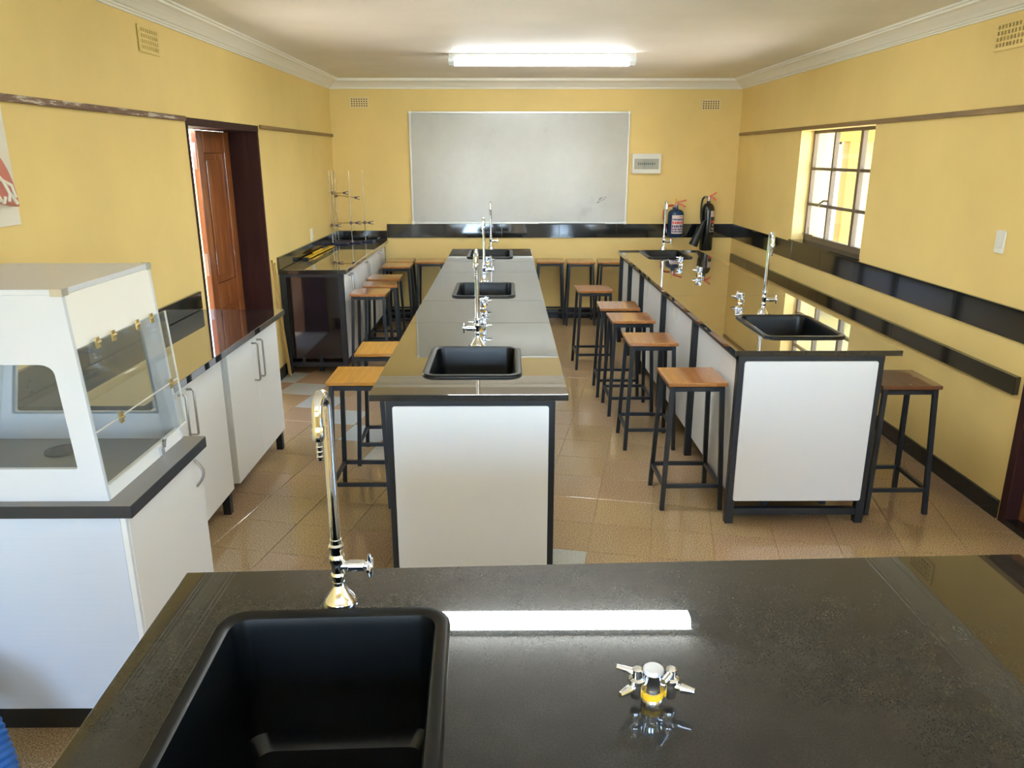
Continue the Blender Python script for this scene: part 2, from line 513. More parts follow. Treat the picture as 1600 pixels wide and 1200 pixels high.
for k, x in enumerate((XR+0.11,)):
    f = MB()
    for y in (SW[0], SW[0]+0.49, SW[0]+0.98, SW[1]-0.03): f.box(x, y, SW[2], x+0.03, y+0.03, SW[3])
    for z in (SW[2], 1.34, 1.68, SW[3]-0.03): f.box(x, SW[0], z, x+0.03, SW[1], z+0.03)
    wn = struct('window_%d' % (k+4), f, WFRAME, 'steel side window level with the viewpoint')
    make('pane', B(x+0.013, SW[0], SW[2], x+0.017, SW[1], SW[3]), GLASS, wn)

# cornices: moulded profile (distance from wall, drop below ceiling) with mitred ends
PROF = [(0,0),(0.135,0),(0.135,0.012),(0.118,0.012),(0.118,0.024),(0.10,0.030),(0.078,0.044),(0.056,0.062),(0.040,0.078),(0.026,0.078),(0.026,0.088),(0.014,0.088),(0.012,0.098),(0,0.098)]
def cornice(name, a, b, inward, label):
    a, b = Vector(a), Vector(b); d = (b-a).normalized(); n = Vector(inward); L = len(PROF)
    vs = []
    for end, sg in ((a, 1), (b, -1)):
        for w, h in PROF:
            p = end + n*w + d*w*sg; vs.append((p.x, p.y, ZC-h))
    m = MB().add(vs, [tuple(range(L)), tuple(range(2*L-1, L-1, -1))] + [(i,(i+1)%L,L+(i+1)%L,L+i) for i in range(L)])
    struct(name, m, CORN, label)
cornice('trim_1', (XL, YB), (XR, YB), (0,-1), 'moulded cornice above the whiteboard wall')
cornice('trim_2', (XL, YF), (XL, YB), (1,0), 'moulded cornice above the doorway wall')
cornice('trim_3', (XR, YB), (XR, YF), (-1,0), 'moulded cornice above the window wall')
cornice('trim_4', (XR, YF), (XL, YF), (0,1), 'moulded cornice behind the viewpoint')

# wooden rails
struct('trim_5', B(XL, 1.2, 2.008, XL+0.022, 4.80, 2.036), RAILS, 'scuffed brown wooden rail running up to the doorway', bevel=0.002)
struct('trim_6', B(XL, 6.25, 2.012, XL+0.022, YB-0.02, 2.040), RAILW, 'brown wooden rail between doorway and corner', bevel=0.002)
struct('trim_7', B(XR-0.022, 2.2, 2.022, XR, YB-0.05, 2.052), RAILW, 'long brown wooden rail above the window', bevel=0.002)

# skirting tiles and black granite strips, slab by slab
def slabs(name, label, axis, fixed, depth, a, b, z0, z1, step, mat):
    root = tag(bpy.data.objects.new(name, None), label, None, None, 'structure'); COL.objects.link(root)
    n = max(1, round((b-a)/step)); s = (b-a)/n
    for k in range(n):
        p, q = a + k*s + 0.0008, a + (k+1)*s - 0.0008
        m = B(p, fixed, z0, q, fixed+depth, z1) if axis == 'x' else B(fixed, p, z0, fixed+depth, q, z1)
        make('slab', m, mat, parent=root, bevel=0.0015, seg=1)
    return root
slabs('baseboard_back', 'black tile skirting below the whiteboard wall', 'x', YB, -0.014, XL, XR-0.015, 0.0, 0.105, 0.6, SKIRT)
slabs('baseboard_right', 'black tile skirting below the window wall', 'y', XR, -0.014, D2[1]+0.03, YB-0.015, 0.0, 0.10, 0.75, SKIRT)
slabs('baseboard_left', 'black tile skirting beside the doorway', 'y', XL, 0.014, D1[1]+0.02, YB-0.015, 0.0, 0.10, 0.6, SKIRT)
slabs('trim_8', 'black granite strip under the whiteboard', 'x', YB, -0.018, -1.345, XR-0.02, 0.925, 1.078, 0.62, STRIP)
slabs('trim_9', 'wide black granite strip below the window', 'y', XR, -0.018, D2[1]+0.06, YB-0.0, 0.925, 1.080, 0.62, STRIP)
slabs('trim_10', 'low narrow black granite strip on the window wall', 'y', XR, -0.030, D2[1]+0.05, YB-0.10, 0.665, 0.758, 0.62, STRIP)
slabs('trim_11', 'black granite upstand behind the far wall bench', 'y', XL, 0.02, 6.42, YB, 0.902, 1.005, 0.8, STRIP)
slabs('trim_12', 'short black granite upstand in the back corner', 'x', YB, -0.02, XL+0.02, -1.347, 0.902, 1.005, 0.6, STRIP)
slabs('trim_13', 'black granite upstand behind the near wall counter', 'y', XL, 0.018, 2.72, 4.735, 0.902, 1.010, 0.7, STRIP)

# ------------------------------------------------------------------ door in the left wall (double door, one leaf nearly closed)
y0, y1, zt = D1
d1 = struct('door_1', B(XL-WT-0.01, y1-0.035, 0, XL+0.008, y1, zt-0.035), FRAMEW, 'dark hardwood double doorway with one panelled leaf open to daylight', bevel=0.002)
make('door_frame', B(XL-WT-0.01, y0, 0, XL+0.008, y0+0.022, zt-0.035).box(XL-WT-0.01, y0, zt-0.035, XL+0.010, y1, zt+0.012), FRAMEW, d1, bevel=0.002)
make('threshold', B(XL-WT-0.05, y0, -0.01, XL-0.0, y1, 0.006), CONC, d1)
# leaf: local frame, u from hinge towards free edge, panelled
LW, LH, LT = 0.600, zt-0.037, 0.04
hx, hy, ang = XL-WT+0.02, y1-0.036, math.radians(1.5)
def leaf_pt(u, n, z):                       # u along the leaf, n = towards the room
    return (hx - math.sin(ang)*u + math.cos(ang)*n, hy - math.cos(ang)*u - math.sin(ang)*n, z)
def leaf_box(m, u0, u1, n0, n1, z0, z1):
    vs = [leaf_pt(u, n, z) for z in (z0, z1) for (u, n) in ((u0,n0),(u1,n0),(u1,n1),(u0,n1))]
    m.add(vs, [(0,1,2,3),(7,6,5,4),(0,4,5,1),(1,5,6,2),(2,6,7,3),(3,7,4,0)])
    return m
st = 0.11
lf = MB()
leaf_box(lf, 0, st, -LT, 0, 0.01, LH); leaf_box(lf, LW-st, LW, -LT, 0, 0.01, LH)
for z0, z1 in ((0.01, 0.25), (0.72, 0.90), (LH-0.15, LH)): leaf_box(lf, st, LW-st, -LT, 0, z0, z1)
leaf = make('door_leaf', lf, DOORW, d1, bevel=0.004)
for z0, z1 in ((0.25, 0.72), (0.90, LH-0.15)):
    pm = MB(); leaf_box(pm, st, LW-st, -0.032, -0.020, z0, z1)
    leaf_box(pm, st+0.05, LW-st-0.05, -0.022, -0.008, z0+0.05, z1-0.05)
    make('door_panel', pm, DOORW, leaf, bevel=0.008)
make('lock_plate', leaf_box(MB(), LW, LW+0.003, -0.034, -0.010, 0.98, 1.14), STEELH, leaf)
make('flush_bolt', leaf_box(MB(), LW, LW+0.003, -0.034, -0.012, 1.72, 1.90), STEELH, leaf)

nl = MB(); q0, q1 = D1[0]-0.002, D1[0]+0.036          # second leaf folded back outside, square to the wall
for a, b, z0, z1 in ((0, 0.11, 0.01, 1.98), (0.53, 0.64, 0.01, 1.98), (0.11, 0.53, 0.01, 0.25), (0.11, 0.53, 0.72, 0.90), (0.11, 0.53, 1.83, 1.98)):
    nl.box(XL-WT-0.012-b, q0, z0, XL-WT-0.012-a, q1, z1)
lf3 = make('door_leaf', nl, DOORW, d1, bevel=0.004)
for z0, z1 in ((0.25, 0.72), (0.90, 1.83)): make('door_panel', B(XL-WT-0.542, q0+0.012, z0, XL-WT-0.122, q1-0.012, z1), DOORW, lf3)

# door in the right wall
y0, y1, zt = D2
d2 = struct('door_2', B(XR-0.012, y1-0.045, 0, XR+0.10, y1+0.012, zt).box(XR-0.012, y0-0.012, 0, XR+0.10, y0+0.045, zt).box(XR-0.012, y0-0.012, zt-0.045, XR+0.10, y1+0.012, zt+0.012), FRAMEW, 'dark hardwood door beyond the last bench', bevel=0.003)
lm = MB(); xa, xb = XR+0.055, XR+0.095
ya, yb = y0+0.046, y1-0.046
lm.box(xa, ya, 0.03, xb, ya+0.11, zt-0.046).box(xa, yb-0.11, 0.03, xb, yb, zt-0.046)
for z0, z1 in ((0.03, 0.26), (0.75, 0.92), (zt-0.19, zt-0.046)): lm.box(xa, ya+0.11, z0, xb, yb-0.11, z1)
lf2 = make('door_leaf', lm, DOORW, d2, bevel=0.004)
for z0, z1 in ((0.26, 0.75), (0.92, zt-0.19)):
    make('door_panel', B(xa+0.015, ya+0.11, z0, xb-0.01, yb-0.11, z1).box(xa+0.006, ya+0.16, z0+0.05, xb-0.01, yb-0.16, z1-0.05), DOORW, lf2, bevel=0.008)
make('door_handle', MB().tube([(xa, ya+0.06, 1.0), (xa-0.05, ya+0.06, 1.0), (xa-0.055, ya+0.17, 1.0)], 0.009, 8), STEELH, lf2, smooth=True)
make('threshold', B(XR-0.01, y0, 0.0, XR+0.12, y1, 0.03), SKIRT, d2)

# steel window in the right wall
fx0, fx1 = XR+0.110, XR+0.145
yv = [W1[0], 6.02, 6.515, W1[1]]
zh = [W1[2]+0.015, 1.405, 1.705, W1[3]]
w1 = struct('window_1', B(fx0, W1[0], W1[2], fx1, W1[0]+0.03, W1[3]).box(fx0, W1[1]-0.03, W1[2], fx1, W1[1], W1[3]).box(fx0, W1[0], W1[2], fx1, W1[1], W1[2]+0.05).box(fx0, W1[0], W1[3]-0.025, fx1, W1[1], W1[3]), WFRAME, 'brown steel window with nine panes', bevel=0.002)
for y, wd in ((6.02, 0.045), (6.515, 0.028)): make('mullion', B(fx0-0.004, y-wd/2, W1[2]+0.05, fx1-0.002, y+wd/2, W1[3]-0.025), WFRAME, w1, bevel=0.002)
cols_y = [(W1[0]+0.03, 6.02-0.0225), (6.02+0.0225, 6.515-0.014), (6.515+0.014, W1[1]-0.03)]
for (a, b) in cols_y:
    for z in (1.405, 1.705): make('glazing_bar', B(fx0+0.004, a, z-0.012, fx1-0.006, b, z+0.012), WFRAME, w1)
    for z0, z1 in ((W1[2]+0.05, 1.393), (1.417, 1.693), (1.717, W1[3]-0.025)):
        make('pane', B(fx0+0.016, a, z0, fx0+0.019, b, z1), GLASS, w1)
make('window_latch', MB().tube([(fx0-0.005, 6.515, 1.45), (fx0-0.03, 6.53, 1.455), (fx0-0.035, 6.60, 1.43), (fx0-0.03, 6.65, 1.40)], [0.008, 0.010, 0.008, 0.006], 8), STEELH, w1, smooth=True)
make('window_stay', MB().bar((fx0-0.02, 6.72, W1[2]+0.06), (fx0-0.02, 6.93, W1[2]+0.06), 0.012).bar((fx0-0.02, 6.82, W1[2]+0.055), (fx0-0.02, 6.82, W1[2]+0.125), 0.010), WFRAME, w1)
make('window_sill', B(XR-0.012, W1[0]-0.01, W1[2]-0.008, fx0, W1[1]+0.03, W1[2]+0.004), STRIP, w1)

# ------------------------------------------------------------------ outside
def ground(name, m, mat, label): struct(name, m, mat, label)
ground('ground_paving', B(-6, -8, -0.16, 9.5, 8.6, -0.10), CONC, 'pale paving around the building')
ground('ground_lawn', B(-40, -40, -0.2, 40, 60, -0.16), GRASS, 'lawn around the building')
struct('wall_wing', B(2.9, 11.8, -0.1, 4.86, 12.3, 2.46), EXTW, 'cream end wall of the opposite wing')
struct('wall_wing_recess', B(4.86, 13.6, -0.1, 8.8, 13.8, 2.3), EXTW, 'cream recessed wall of the opposite wing')
struct('beam_outside', B(4.86, 12.0, 2.02, 8.8, 12.3, 2.32), EXTY, 'yellow veranda beam of the opposite wing')
struct('roof_wing', B(2.9, 9.6, 2.46, 9.0, 14.0, 2.56), CONC, 'veranda roof of the opposite wing')  # out of view, put in to keep direct sun off the wing walls
oc = thing('veranda_column', 'yellow square veranda column seen through the window', 'column', (5.26, 12.1, -0.1))
make('shaft', B(5.14, 12.0, -0.02, 5.37, 12.23, 2.02), EXTY, oc, bevel=0.006)
make('plinth', B(5.11, 11.97, -0.1, 5.40, 12.26, -0.02), EXTY, oc, bevel=0.006)
od = thing('veranda_door', 'lavender grey door standing beyond the window', 'door', (5.75, 13.55, -0.1))
make('door_leaf', B(5.64, 13.52, -0.08, 5.98, 13.56, 2.0), LAV, od, bevel=0.003)
make('door_frame', B(5.59, 13.50, -0.1, 5.64, 13.6, 2.05).box(5.98, 13.50, -0.1, 6.03, 13.6, 2.05).box(5.59, 13.5, 2.0, 6.03, 13.6, 2.05), SHEET, od)
ow = thing('veranda_window', 'white barred window of the opposite wing beyond the classroom window', 'window', (5.5, 13.55, 0.9))
make('frame', B(5.40, 13.53, 0.9, 5.44, 13.6, 2.0).box(5.55, 13.53, 0.9, 5.585, 13.6, 2.0).box(5.44, 13.53, 0.9, 5.55, 13.6, 0.94).box(5.44, 13.53, 1.96, 5.55, 13.6, 2.0), SHEET, ow)
for z in (1.15, 1.40, 1.65): make('bar', B(5.44, 13.54, z, 5.55, 13.56, z+0.02), WFRAME, ow)
make('pane', B(5.44, 13.57, 0.94, 5.55, 13.58, 1.96), SHEET, ow)

# ------------------------------------------------------------------ whiteboard and wall fittings
wb = thing('whiteboard', 'large smudged whiteboard with aluminium frame on the far wall', 'whiteboard', (0.145, YB, 1.09))
bx0, bx1, bz0, bz1 = -1.045, 1.335, 1.092, 2.262
make('board', B(bx0, YB-0.014, bz0, bx1, YB-0.002, bz1), WBOARD, wb)
for m in (B(bx0-0.012, YB-0.022, bz0, bx0+0.008, YB, bz1), B(bx1-0.008, YB-0.022, bz0, bx1+0.012, YB, bz1),
          B(bx0-0.012, YB-0.022, bz1-0.008, bx1+0.012, YB, bz1+0.012), B(bx0-0.012, YB-0.022, bz0-0.012, bx1+0.012, YB, bz0+0.008)):
    make('frame_rail', m, ALU, wb, bevel=0.002)
for x in (bx0, bx1):
    for z in (bz0, bz1): make('corner_cap', B(x-0.016, YB-0.025, z-0.016, x+0.016, YB-0.001, z+0.016), PLASTW, wb, bevel=0.004)
make('pen_tray', B(0.365, YB-0.060, bz0-0.016, 1.105, YB-0.022, bz0-0.006), BLK, wb, bevel=0.002)
sc = MB(); yy = YB-0.0146
for st_ in ([(1.012,1.305),(1.035,1.335),(1.055,1.375),(1.050,1.340),(1.062,1.330)], [(1.03,1.352),(1.06,1.356),(1.088,1.372)], [(1.068,1.332),(1.082,1.352),(1.086,1.336),(1.10,1.355),(1.106,1.378),(1.122,1.362)], [(1.02,1.31),(1.05,1.318)]):
    sc.tube([(x, yy, z) for x, z in st_], 0.0022, 5)
tag(make('marker_scribble', sc, INK, wb), 'black marker scribble')

db = thing('distribution_board', 'white electrical breaker box beside the whiteboard', 'breaker box', (1.542, YB, 1.627))
make('casing', MB().holed(rrect(1.385, 1.627, 1.70, 1.837, 0.012), [rrect(1.408, 1.672, 1.676, 1.782, 0.006)], 'xz', YB-0.055, YB-0.001), PLASTW, db, bevel=0.004)
make('inner_plate', B(1.405, YB-0.030, 1.668, 1.68, YB-0.026, 1.786), principled('grey_inner_plate', (0.50, 0.46, 0.38), 0.5), db)
for k in range(9):
    x = 1.445 + k*0.022
    br = make('breaker', B(x, YB-0.040, 1.706, x+0.020, YB-0.030, 1.752), principled('breaker_grey', (0.42, 0.42, 0.35), 0.5) if k == 0 else MATS['breaker_grey'], db, bevel=0.001)
    make('toggle', B(x+0.005, YB-0.047, 1.722, x+0.015, YB-0.040, 1.736), BLK, br)
make('cover_window', B(1.408, YB-0.050, 1.672, 1.676, YB-0.048, 1.782), ACRYL, db)

def vent(loc, w, h, axis, sgn, label, nx=8, nz=4, mat=None, hf=(0.60, 0.68)):
    mat = mat or WALL
    """air brick grille: perforated plate over a dark void"""
    t = thing('air_vent', label, 'vent', loc, 'air vents high on the walls')
    holes = []
    mx, mz = 0.012, 0.012
    px, pz = (w-2*mx)/nx, (h-2*mz)/nz
    for i in range(nx):
        for j in range(nz):
            a = -w/2 + mx + i*px + px*0.20; b = -h/2 + mz + j*pz + pz*0.16
            holes.append([(a, b), (a+px*hf[0], b), (a+px*hf[0], b+pz*hf[1]), (a, b+pz*hf[1])])
    ou = [(-w/2,-h/2),(w/2,-h/2),(w/2,h/2),(-w/2,h/2)]
    if axis == 'y':
        P = lambda l: [(loc[0]+a, loc[2]+b) for a, b in l]
        make('grille', MB().holed(P(ou), [P(q) for q in holes], 'xz', loc[1]+sgn*0.014, loc[1]+sgn*0.004), mat, t)
        make('void', B(loc[0]-w/2+0.004, loc[1]+sgn*0.0005, loc[2]-h/2+0.004, loc[0]+w/2-0.004, loc[1]+sgn*0.004, loc[2]+h/2-0.004), HOLE, t)
    else:
        P = lambda l: [(loc[1]+a, loc[2]+b) for a, b in l]
        make('grille', MB().holed(P(ou), [P(q) for q in holes], 'yz', loc[0]+sgn*0.014, loc[0]+sgn*0.004), mat, t)
        make('void', B(loc[0]+sgn*0.0005, loc[1]-w/2+0.004, loc[2]-h/2+0.004, loc[0]+sgn*0.004, loc[1]+w/2-0.004, loc[2]+h/2-0.004), HOLE, t)
VENTC = wall_paint('cream_vent_paint', (0.86, 0.68, 0.34))
vent((-1.583, YB, 2.366), 0.21, 0.115, 'y', -1, 'small perforated air vent above the retort stands, beside the whiteboard', 7, 4, VENTC, (0.52, 0.52))
vent((2.218, YB, 2.344), 0.21, 0.115, 'y', -1, 'small perforated air vent above the fire extinguishers', 7, 4, VENTC, (0.52, 0.52))
vent((XL, 4.447, 2.400), 0.23, 0.135, 'x', 1, 'yellow perforated air vent high above the wall with the doorway')
vent((XR, 4.20, 2.400), 0.25, 0.140, 'x', -1, 'yellow perforated air vent high on the window wall')

def plate(loc, axis, sgn, label, cat, name):
    t = thing(name, label, cat, loc)
    x, y, z = loc
    make('plate', B(x, y-0.038, z-0.058, x+sgn*0.009, y+0.038, z+0.058), PLASTW, t, bevel=0.003)
    make('rocker', B(x+sgn*0.009, y-0.016, z-0.03, x+sgn*0.014, y+0.016, z+0.03), PLASTW, t, bevel=0.002)
plate((XR, 4.0, 1.386), 'x', -1, 'white light switch on the yellow wall past the window', 'light switch', 'light_switch')
plate((XL, 7.63, 1.075), 'x', 1, 'white wall socket above the far wall bench', 'socket', 'wall_socket')

# fluorescent fittings
def fitting(y, label, x0=-0.46, x1=1.04):
    t = thing('fluorescent_light', label, 'light', ((x0+x1)/2, y, ZC-0.085), 'fluorescent ceiling lights')
    make('tray', B(x0, y-0.07, ZC-0.028, x1, y+0.07, ZC-0.0005), SHEET, t, bevel=0.003)
    sec = [(y-0.058, ZC-0.030), (y-0.058, ZC-0.058), (y-0.035, ZC-0.085), (y+0.035, ZC-0.085), (y+0.058, ZC-0.058), (y+0.058, ZC-0.030)]
    make('diffuser', MB().prism(sec, 'yz', x0+0.045, x1-0.045), TUBE, t)
    for a, b in ((x0-0.005, x0+0.045), (x1-0.045, x1+0.005)):
        make('end_cap', MB().prism([(yy + (0.003 if yy > y else -0.003), zz - (0.003 if zz < ZC-0.03 else 0)) for yy, zz in sec], 'yz', a, b), TUBE_END, t, bevel=0.003)
fitting(6.72, 'lit fluorescent batten on the ceiling in front of the whiteboard')
fitting(3.86, 'lit fluorescent batten on the ceiling over the open ends of the benches', -0.42, 1.09)

# anatomical relief panel on the left wall
rp = thing('anatomy_relief', 'white wall panel with a red anatomical relief, above the fume hood', 'wall panel', (XL, 2.82, 1.55))
make('backing', B(XL+0.001, 2.52, 1.555, XL+0.018, 3.062, 2.0), CREAMREL, rp, bevel=0.002)
arc = [(2.76 + 0.255*math.cos(a), 1.625 + 0.27*math.sin(a)) for a in [PI*k/18 for k in range(0, 19)]]
low = [(2.505 + 0.51*k/10, 1.625 + 0.035*math.sin(PI*k/10)) for k in range(1, 10)]
make('relief_body', MB().prism(arc + low, 'yz', XL+0.018, XL+0.055), REDREL, rp, bevel=0.006)
vm = MB(); xx = XL+0.057
for pts in ([(2.80,1.88),(2.86,1.80),(2.93,1.77),(2.98,1.73),(3.01,1.68),(3.00,1.645)], [(2.98,1.73),(3.03,1.71),(3.045,1.66)], [(2.93,1.77),(2.92,1.70),(2.95,1.65)], [(3.01,1.68),(3.05,1.635)], [(2.98,1.665),(2.965,1.64)], [(2.80,1.88),(2.74,1.79),(2.66,1.74),(2.60,1.66)]):
    vm.tube([(xx, 2.76+(a-2.80)*0.94, 1.625+(b-1.62)*0.9) for a, b in pts], 0.007, 6)
make('vessel_tracery', vm, CREAMREL, rp, smooth=True)

# ------------------------------------------------------------------ fire extinguishers
def curve_pts(ps, n=8):
    """Catmull-Rom through points"""
    P = [Vector(p) for p in ps]; P = [2*P[0]-P[1]] + P + [2*P[-1]-P[-2]]; out = []
    for i in range(1, len(P)-2):
        for k in range(n):
            t = k/n; a, b, c, d = P[i-1], P[i], P[i+1], P[i+2]
            out.append(0.5*((2*b) + (c-a)*t + (2*a-5*b+4*c-d)*t*t + (3*b-a-3*c+d)*t**3))
    out.append(P[-2]); return out
def wrap_label(t, c, r, z0, z1, a0, a1, mat, name='label'):
    m = MB(); n = 10; vs = []
    for k in range(n+1):
        a = math.radians(a0 + (a1-a0)*k/n)
        for rr in (r, r+0.0012):
            for z in (z0, z1): vs.append((c[0]+rr*math.cos(a), c[1]+rr*math.sin(a), z))
    fs = []
    for k in range(n):
        o, p = 4*k, 4*k+4
        fs += [(o+2,p+2,p+3,o+3), (o+1,o,p,p+1), (o+3,p+3,p+1,o+1), (o,p,p+2,o+2)][:]
    fs += [(0,1,3,2), (4*n,4*n+2,4*n+3,4*n+1)]
    m.add(vs, fs)
    return make(name, m, mat, t)
c = (1.885, YB-0.105, 0)
e1 = thing('fire_extinguisher', 'short blue fire extinguisher with red hose on the far wall', 'fire extinguisher', (c[0], c[1], 0.94), 'fire extinguishers on the far wall')
make('cylinder', MB().lathe([(0.05,0.940),(0.080,0.943),(0.088,0.955),(0.088,1.19),(0.083,1.215),(0.065,1.235),(0.035,1.245),(0.022,1.25),(0.022,1.27)], c, 28), BLUEP, e1, smooth=True)
make('valve', MB().lathe([(0.018,1.265),(0.022,1.272),(0.022,1.292),(0.014,1.295),(0.014,1.315)], c, 14).cyl((c[0],c[1],1.285),(c[0]-0.04,c[1],1.287),0.010,10), STEELH, e1, smooth=True)
make('lever', MB().bar((c[0]-0.01,c[1],1.312),(c[0]+0.105,c[1]-0.02,1.345),0.022,0.013), REDP, e1, bevel=0.001)
make('carry_handle', MB().bar((c[0]-0.01,c[1],1.302),(c[0]+0.05,c[1]-0.015,1.298),0.022,0.013).bar((c[0]+0.048,c[1]-0.015,1.299),(c[0]+0.10,c[1]-0.02,1.272),0.022,0.013), REDP, e1, bevel=0.001)
make('safety_pin', MB().cyl((c[0]-0.008,c[1]-0.01,1.315),(c[0]-0.010,c[1]-0.01,1.358),0.007,8), YEL, e1, smooth=True)
hp = curve_pts([(c[0]-0.035,c[1],1.287),(c[0]-0.10,c[1]-0.01,1.277),(c[0]-0.135,c[1]-0.02,1.235),(c[0]-0.14,c[1]-0.025,1.17),(c[0]-0.13,c[1]-0.025,1.11),(c[0]-0.105,c[1]-0.025,1.03)])
make('hose', MB().tube(hp, 0.010, 10), REDH, e1, smooth=True)
make('hose_nozzle', MB().cyl((c[0]-0.106,c[1]-0.025,1.032),(c[0]-0.094,c[1]-0.027,0.985),0.009,10,0.006), STEELH, e1, smooth=True)
make('bracket', B(c[0]-0.02, c[1]+0.08, 1.10, c[0]+0.02, YB-0.001, 1.26), BLK, e1)
lb = wrap_label(e1, c, 0.0885, 0.985, 1.185, -128, -38, PAPER)
cols = [(1.130, 1.150, PURPLE, 9), (1.092, 1.118, REDPR, 5), (1.052, 1.080, PURPLE, 6), (1.024, 1.044, PURPLE, 8), (0.998, 1.018, PURPLE, 7)]
for z0, z1, mt, n in cols:
    for k in range(n):
        a0 = -124 + 82*k/n; a1 = a0 + 82/n*(0.80 if k % 3 else 0.6)
        wrap_label(lb, c, 0.0899, z0, z1 - (0.004 if k % 2 else 0), a0, a1, mt, 'print')
wrap_label(lb, c, 0.0899, 1.166, 1.172, -75, -45, REDPR, 'print')

c = (2.245, YB-0.090, 0)
e2 = thing('fire_extinguisher', 'tall black fire extinguisher with discharge horn on the far wall', 'fire extinguisher', (c[0], c[1], 0.79), 'fire extinguishers on the far wall')
R2 = 0.070
make('cylinder', MB().lathe([(0.045,0.790),(0.064,0.793),(0.070,0.808),(0.070,1.235),(0.066,1.262),(0.055,1.288),(0.036,1.306),(0.020,1.312),(0.020,1.335)], c, 28), BLKP, e2, smooth=True)
make('valve', MB().lathe([(0.020,1.333),(0.020,1.350),(0.016,1.352),(0.016,1.385)], c, 14).cyl((c[0],c[1],1.370),(c[0]-0.055,c[1],1.378),0.013,10), STEELH, e2, smooth=True)
make('lever', MB().bar((c[0]-0.01,c[1],1.375),(c[0]+0.03,c[1]-0.01,1.395),0.024,0.016).bar((c[0]+0.028,c[1]-0.01,1.393),(c[0]+0.075,c[1]-0.02,1.425),0.024,0.014), REDP, e2, bevel=0.001)
make('carry_handle', MB().bar((c[0]-0.01,c[1],1.368),(c[0]+0.04,c[1]-0.01,1.372),0.024,0.016).bar((c[0]+0.038,c[1]-0.01,1.374),(c[0]+0.075,c[1]-0.02,1.342),0.024,0.014), REDP, e2, bevel=0.001)
hp = curve_pts([(c[0]-0.05,c[1],1.375),(c[0]-0.075,c[1]-0.02,1.345),(c[0]-0.088,c[1]-0.04,1.25),(c[0]-0.088,c[1]-0.07,1.13),(c[0]-0.070,c[1]-0.09,1.07)])
make('hose', MB().tube(hp, 0.010, 10), BLK, e2, smooth=True)
hA, hB = Vector((c[0]-0.055,c[1]-0.095,1.13)), Vector((c[0]-0.165,c[1]-0.085,0.855))
make('discharge_horn', MB().tube([hA, hA.lerp(hB,0.15), hA.lerp(hB,0.35), hB], [0.014,0.026,0.036,0.050], 16), BLK, e2, smooth=True)
make('bracket', B(c[0]-0.02, c[1]+0.065, 1.15, c[0]+0.02, YB-0.001, 1.30), BLK, e2)
lb = wrap_label(e2, c, R2+0.0005, 1.0, 1.235, -80, -5, principled('black_label', (0.02,0.02,0.02), 0.5), 'label')
wrap_label(lb, c, R2+0.0018, 1.165, 1.23, -78, -8, PAPER, 'print')
wrap_label(lb, c, R2+0.0018, 1.098, 1.125, -74, -12, REDPR, 'print')
wrap_label(lb, c, R2+0.0030, 1.102, 1.121, -50, -38, PAPER, 'print')
for z, a in ((1.065,-55),(1.07,-30),(1.025,-60),(1.02,-40),(1.03,-25)): wrap_label(lb, c, R2+0.0018, z, z+0.022, a, a+9, PAPER, 'print')
for a in (-80, -8): wrap_label(lb, c, R2+0.0018, 1.0, 1.165, a, a+3, PAPER, 'print')
wrap_label(lb, c, R2+0.0018, 1.0, 1.006, -78, -6, PAPER, 'print')

# ------------------------------------------------------------------ laboratory benches
def worktop(bench, x0, x1, cuts, holes, mat, zt=0.90, th=0.027):
    """slabs between the y cuts; holes are sink cut-outs"""
    for k in range(len(cuts)-1):
        a, b = cuts[k] + (0.0007 if k else 0), cuts[k+1] - (0.0007 if k < len(cuts)-2 else 0)
        hs = [h for h in holes if a < (h[1]+h[3])/2 < b]
        make('worktop_slab', MB().holed([(x0,a),(x1,a),(x1,b),(x0,b)], [rrect(*h, 0.045, 5) for h in hs], 'xy', zt-th, zt), mat, bench, bevel=0.0025, seg=2)

def sink(cx, cy, w, l, label, rz=0.0, zt=0.90):
    t = thing('sink', label, 'sink', (cx, cy, zt), 'black resin laboratory sinks')
    def loop(iw, r, z): return [(cx+a, cy+b, z+zt-0.90) for a, b in rrect(-w/2+iw, -l/2+iw, w/2-iw, l/2-iw, r, 5)]
    loops = [loop(0,0.060,0.9004), loop(0.001,0.060,0.906), loop(0.005,0.057,0.9105), loop(0.024,0.045,0.9105), loop(0.030,0.040,0.906), loop(0.035,0.036,0.885), loop(0.044,0.035,0.640), loop(0.066,0.030,0.612)]
    n = len(loops[0]); vs = [p for lp in loops for p in lp]
    fs = [(i*n+k, i*n+(k+1)%n, (i+1)*n+(k+1)%n, (i+1)*n+k) for i in range(len(loops)-1) for k in range(n)] + [tuple((len(loops)-1)*n+k for k in range(n))]
    m = MB().add(vs, fs)
    o = make('bowl', m, SINKM, t, smooth=True)
    make('drain', MB().lathe([(0.030,0.612),(0.030,0.616),(0.022,0.617),(0.020,0.614)], (cx, cy, zt-0.90), 16), BLK, t, smooth=True)
    return t

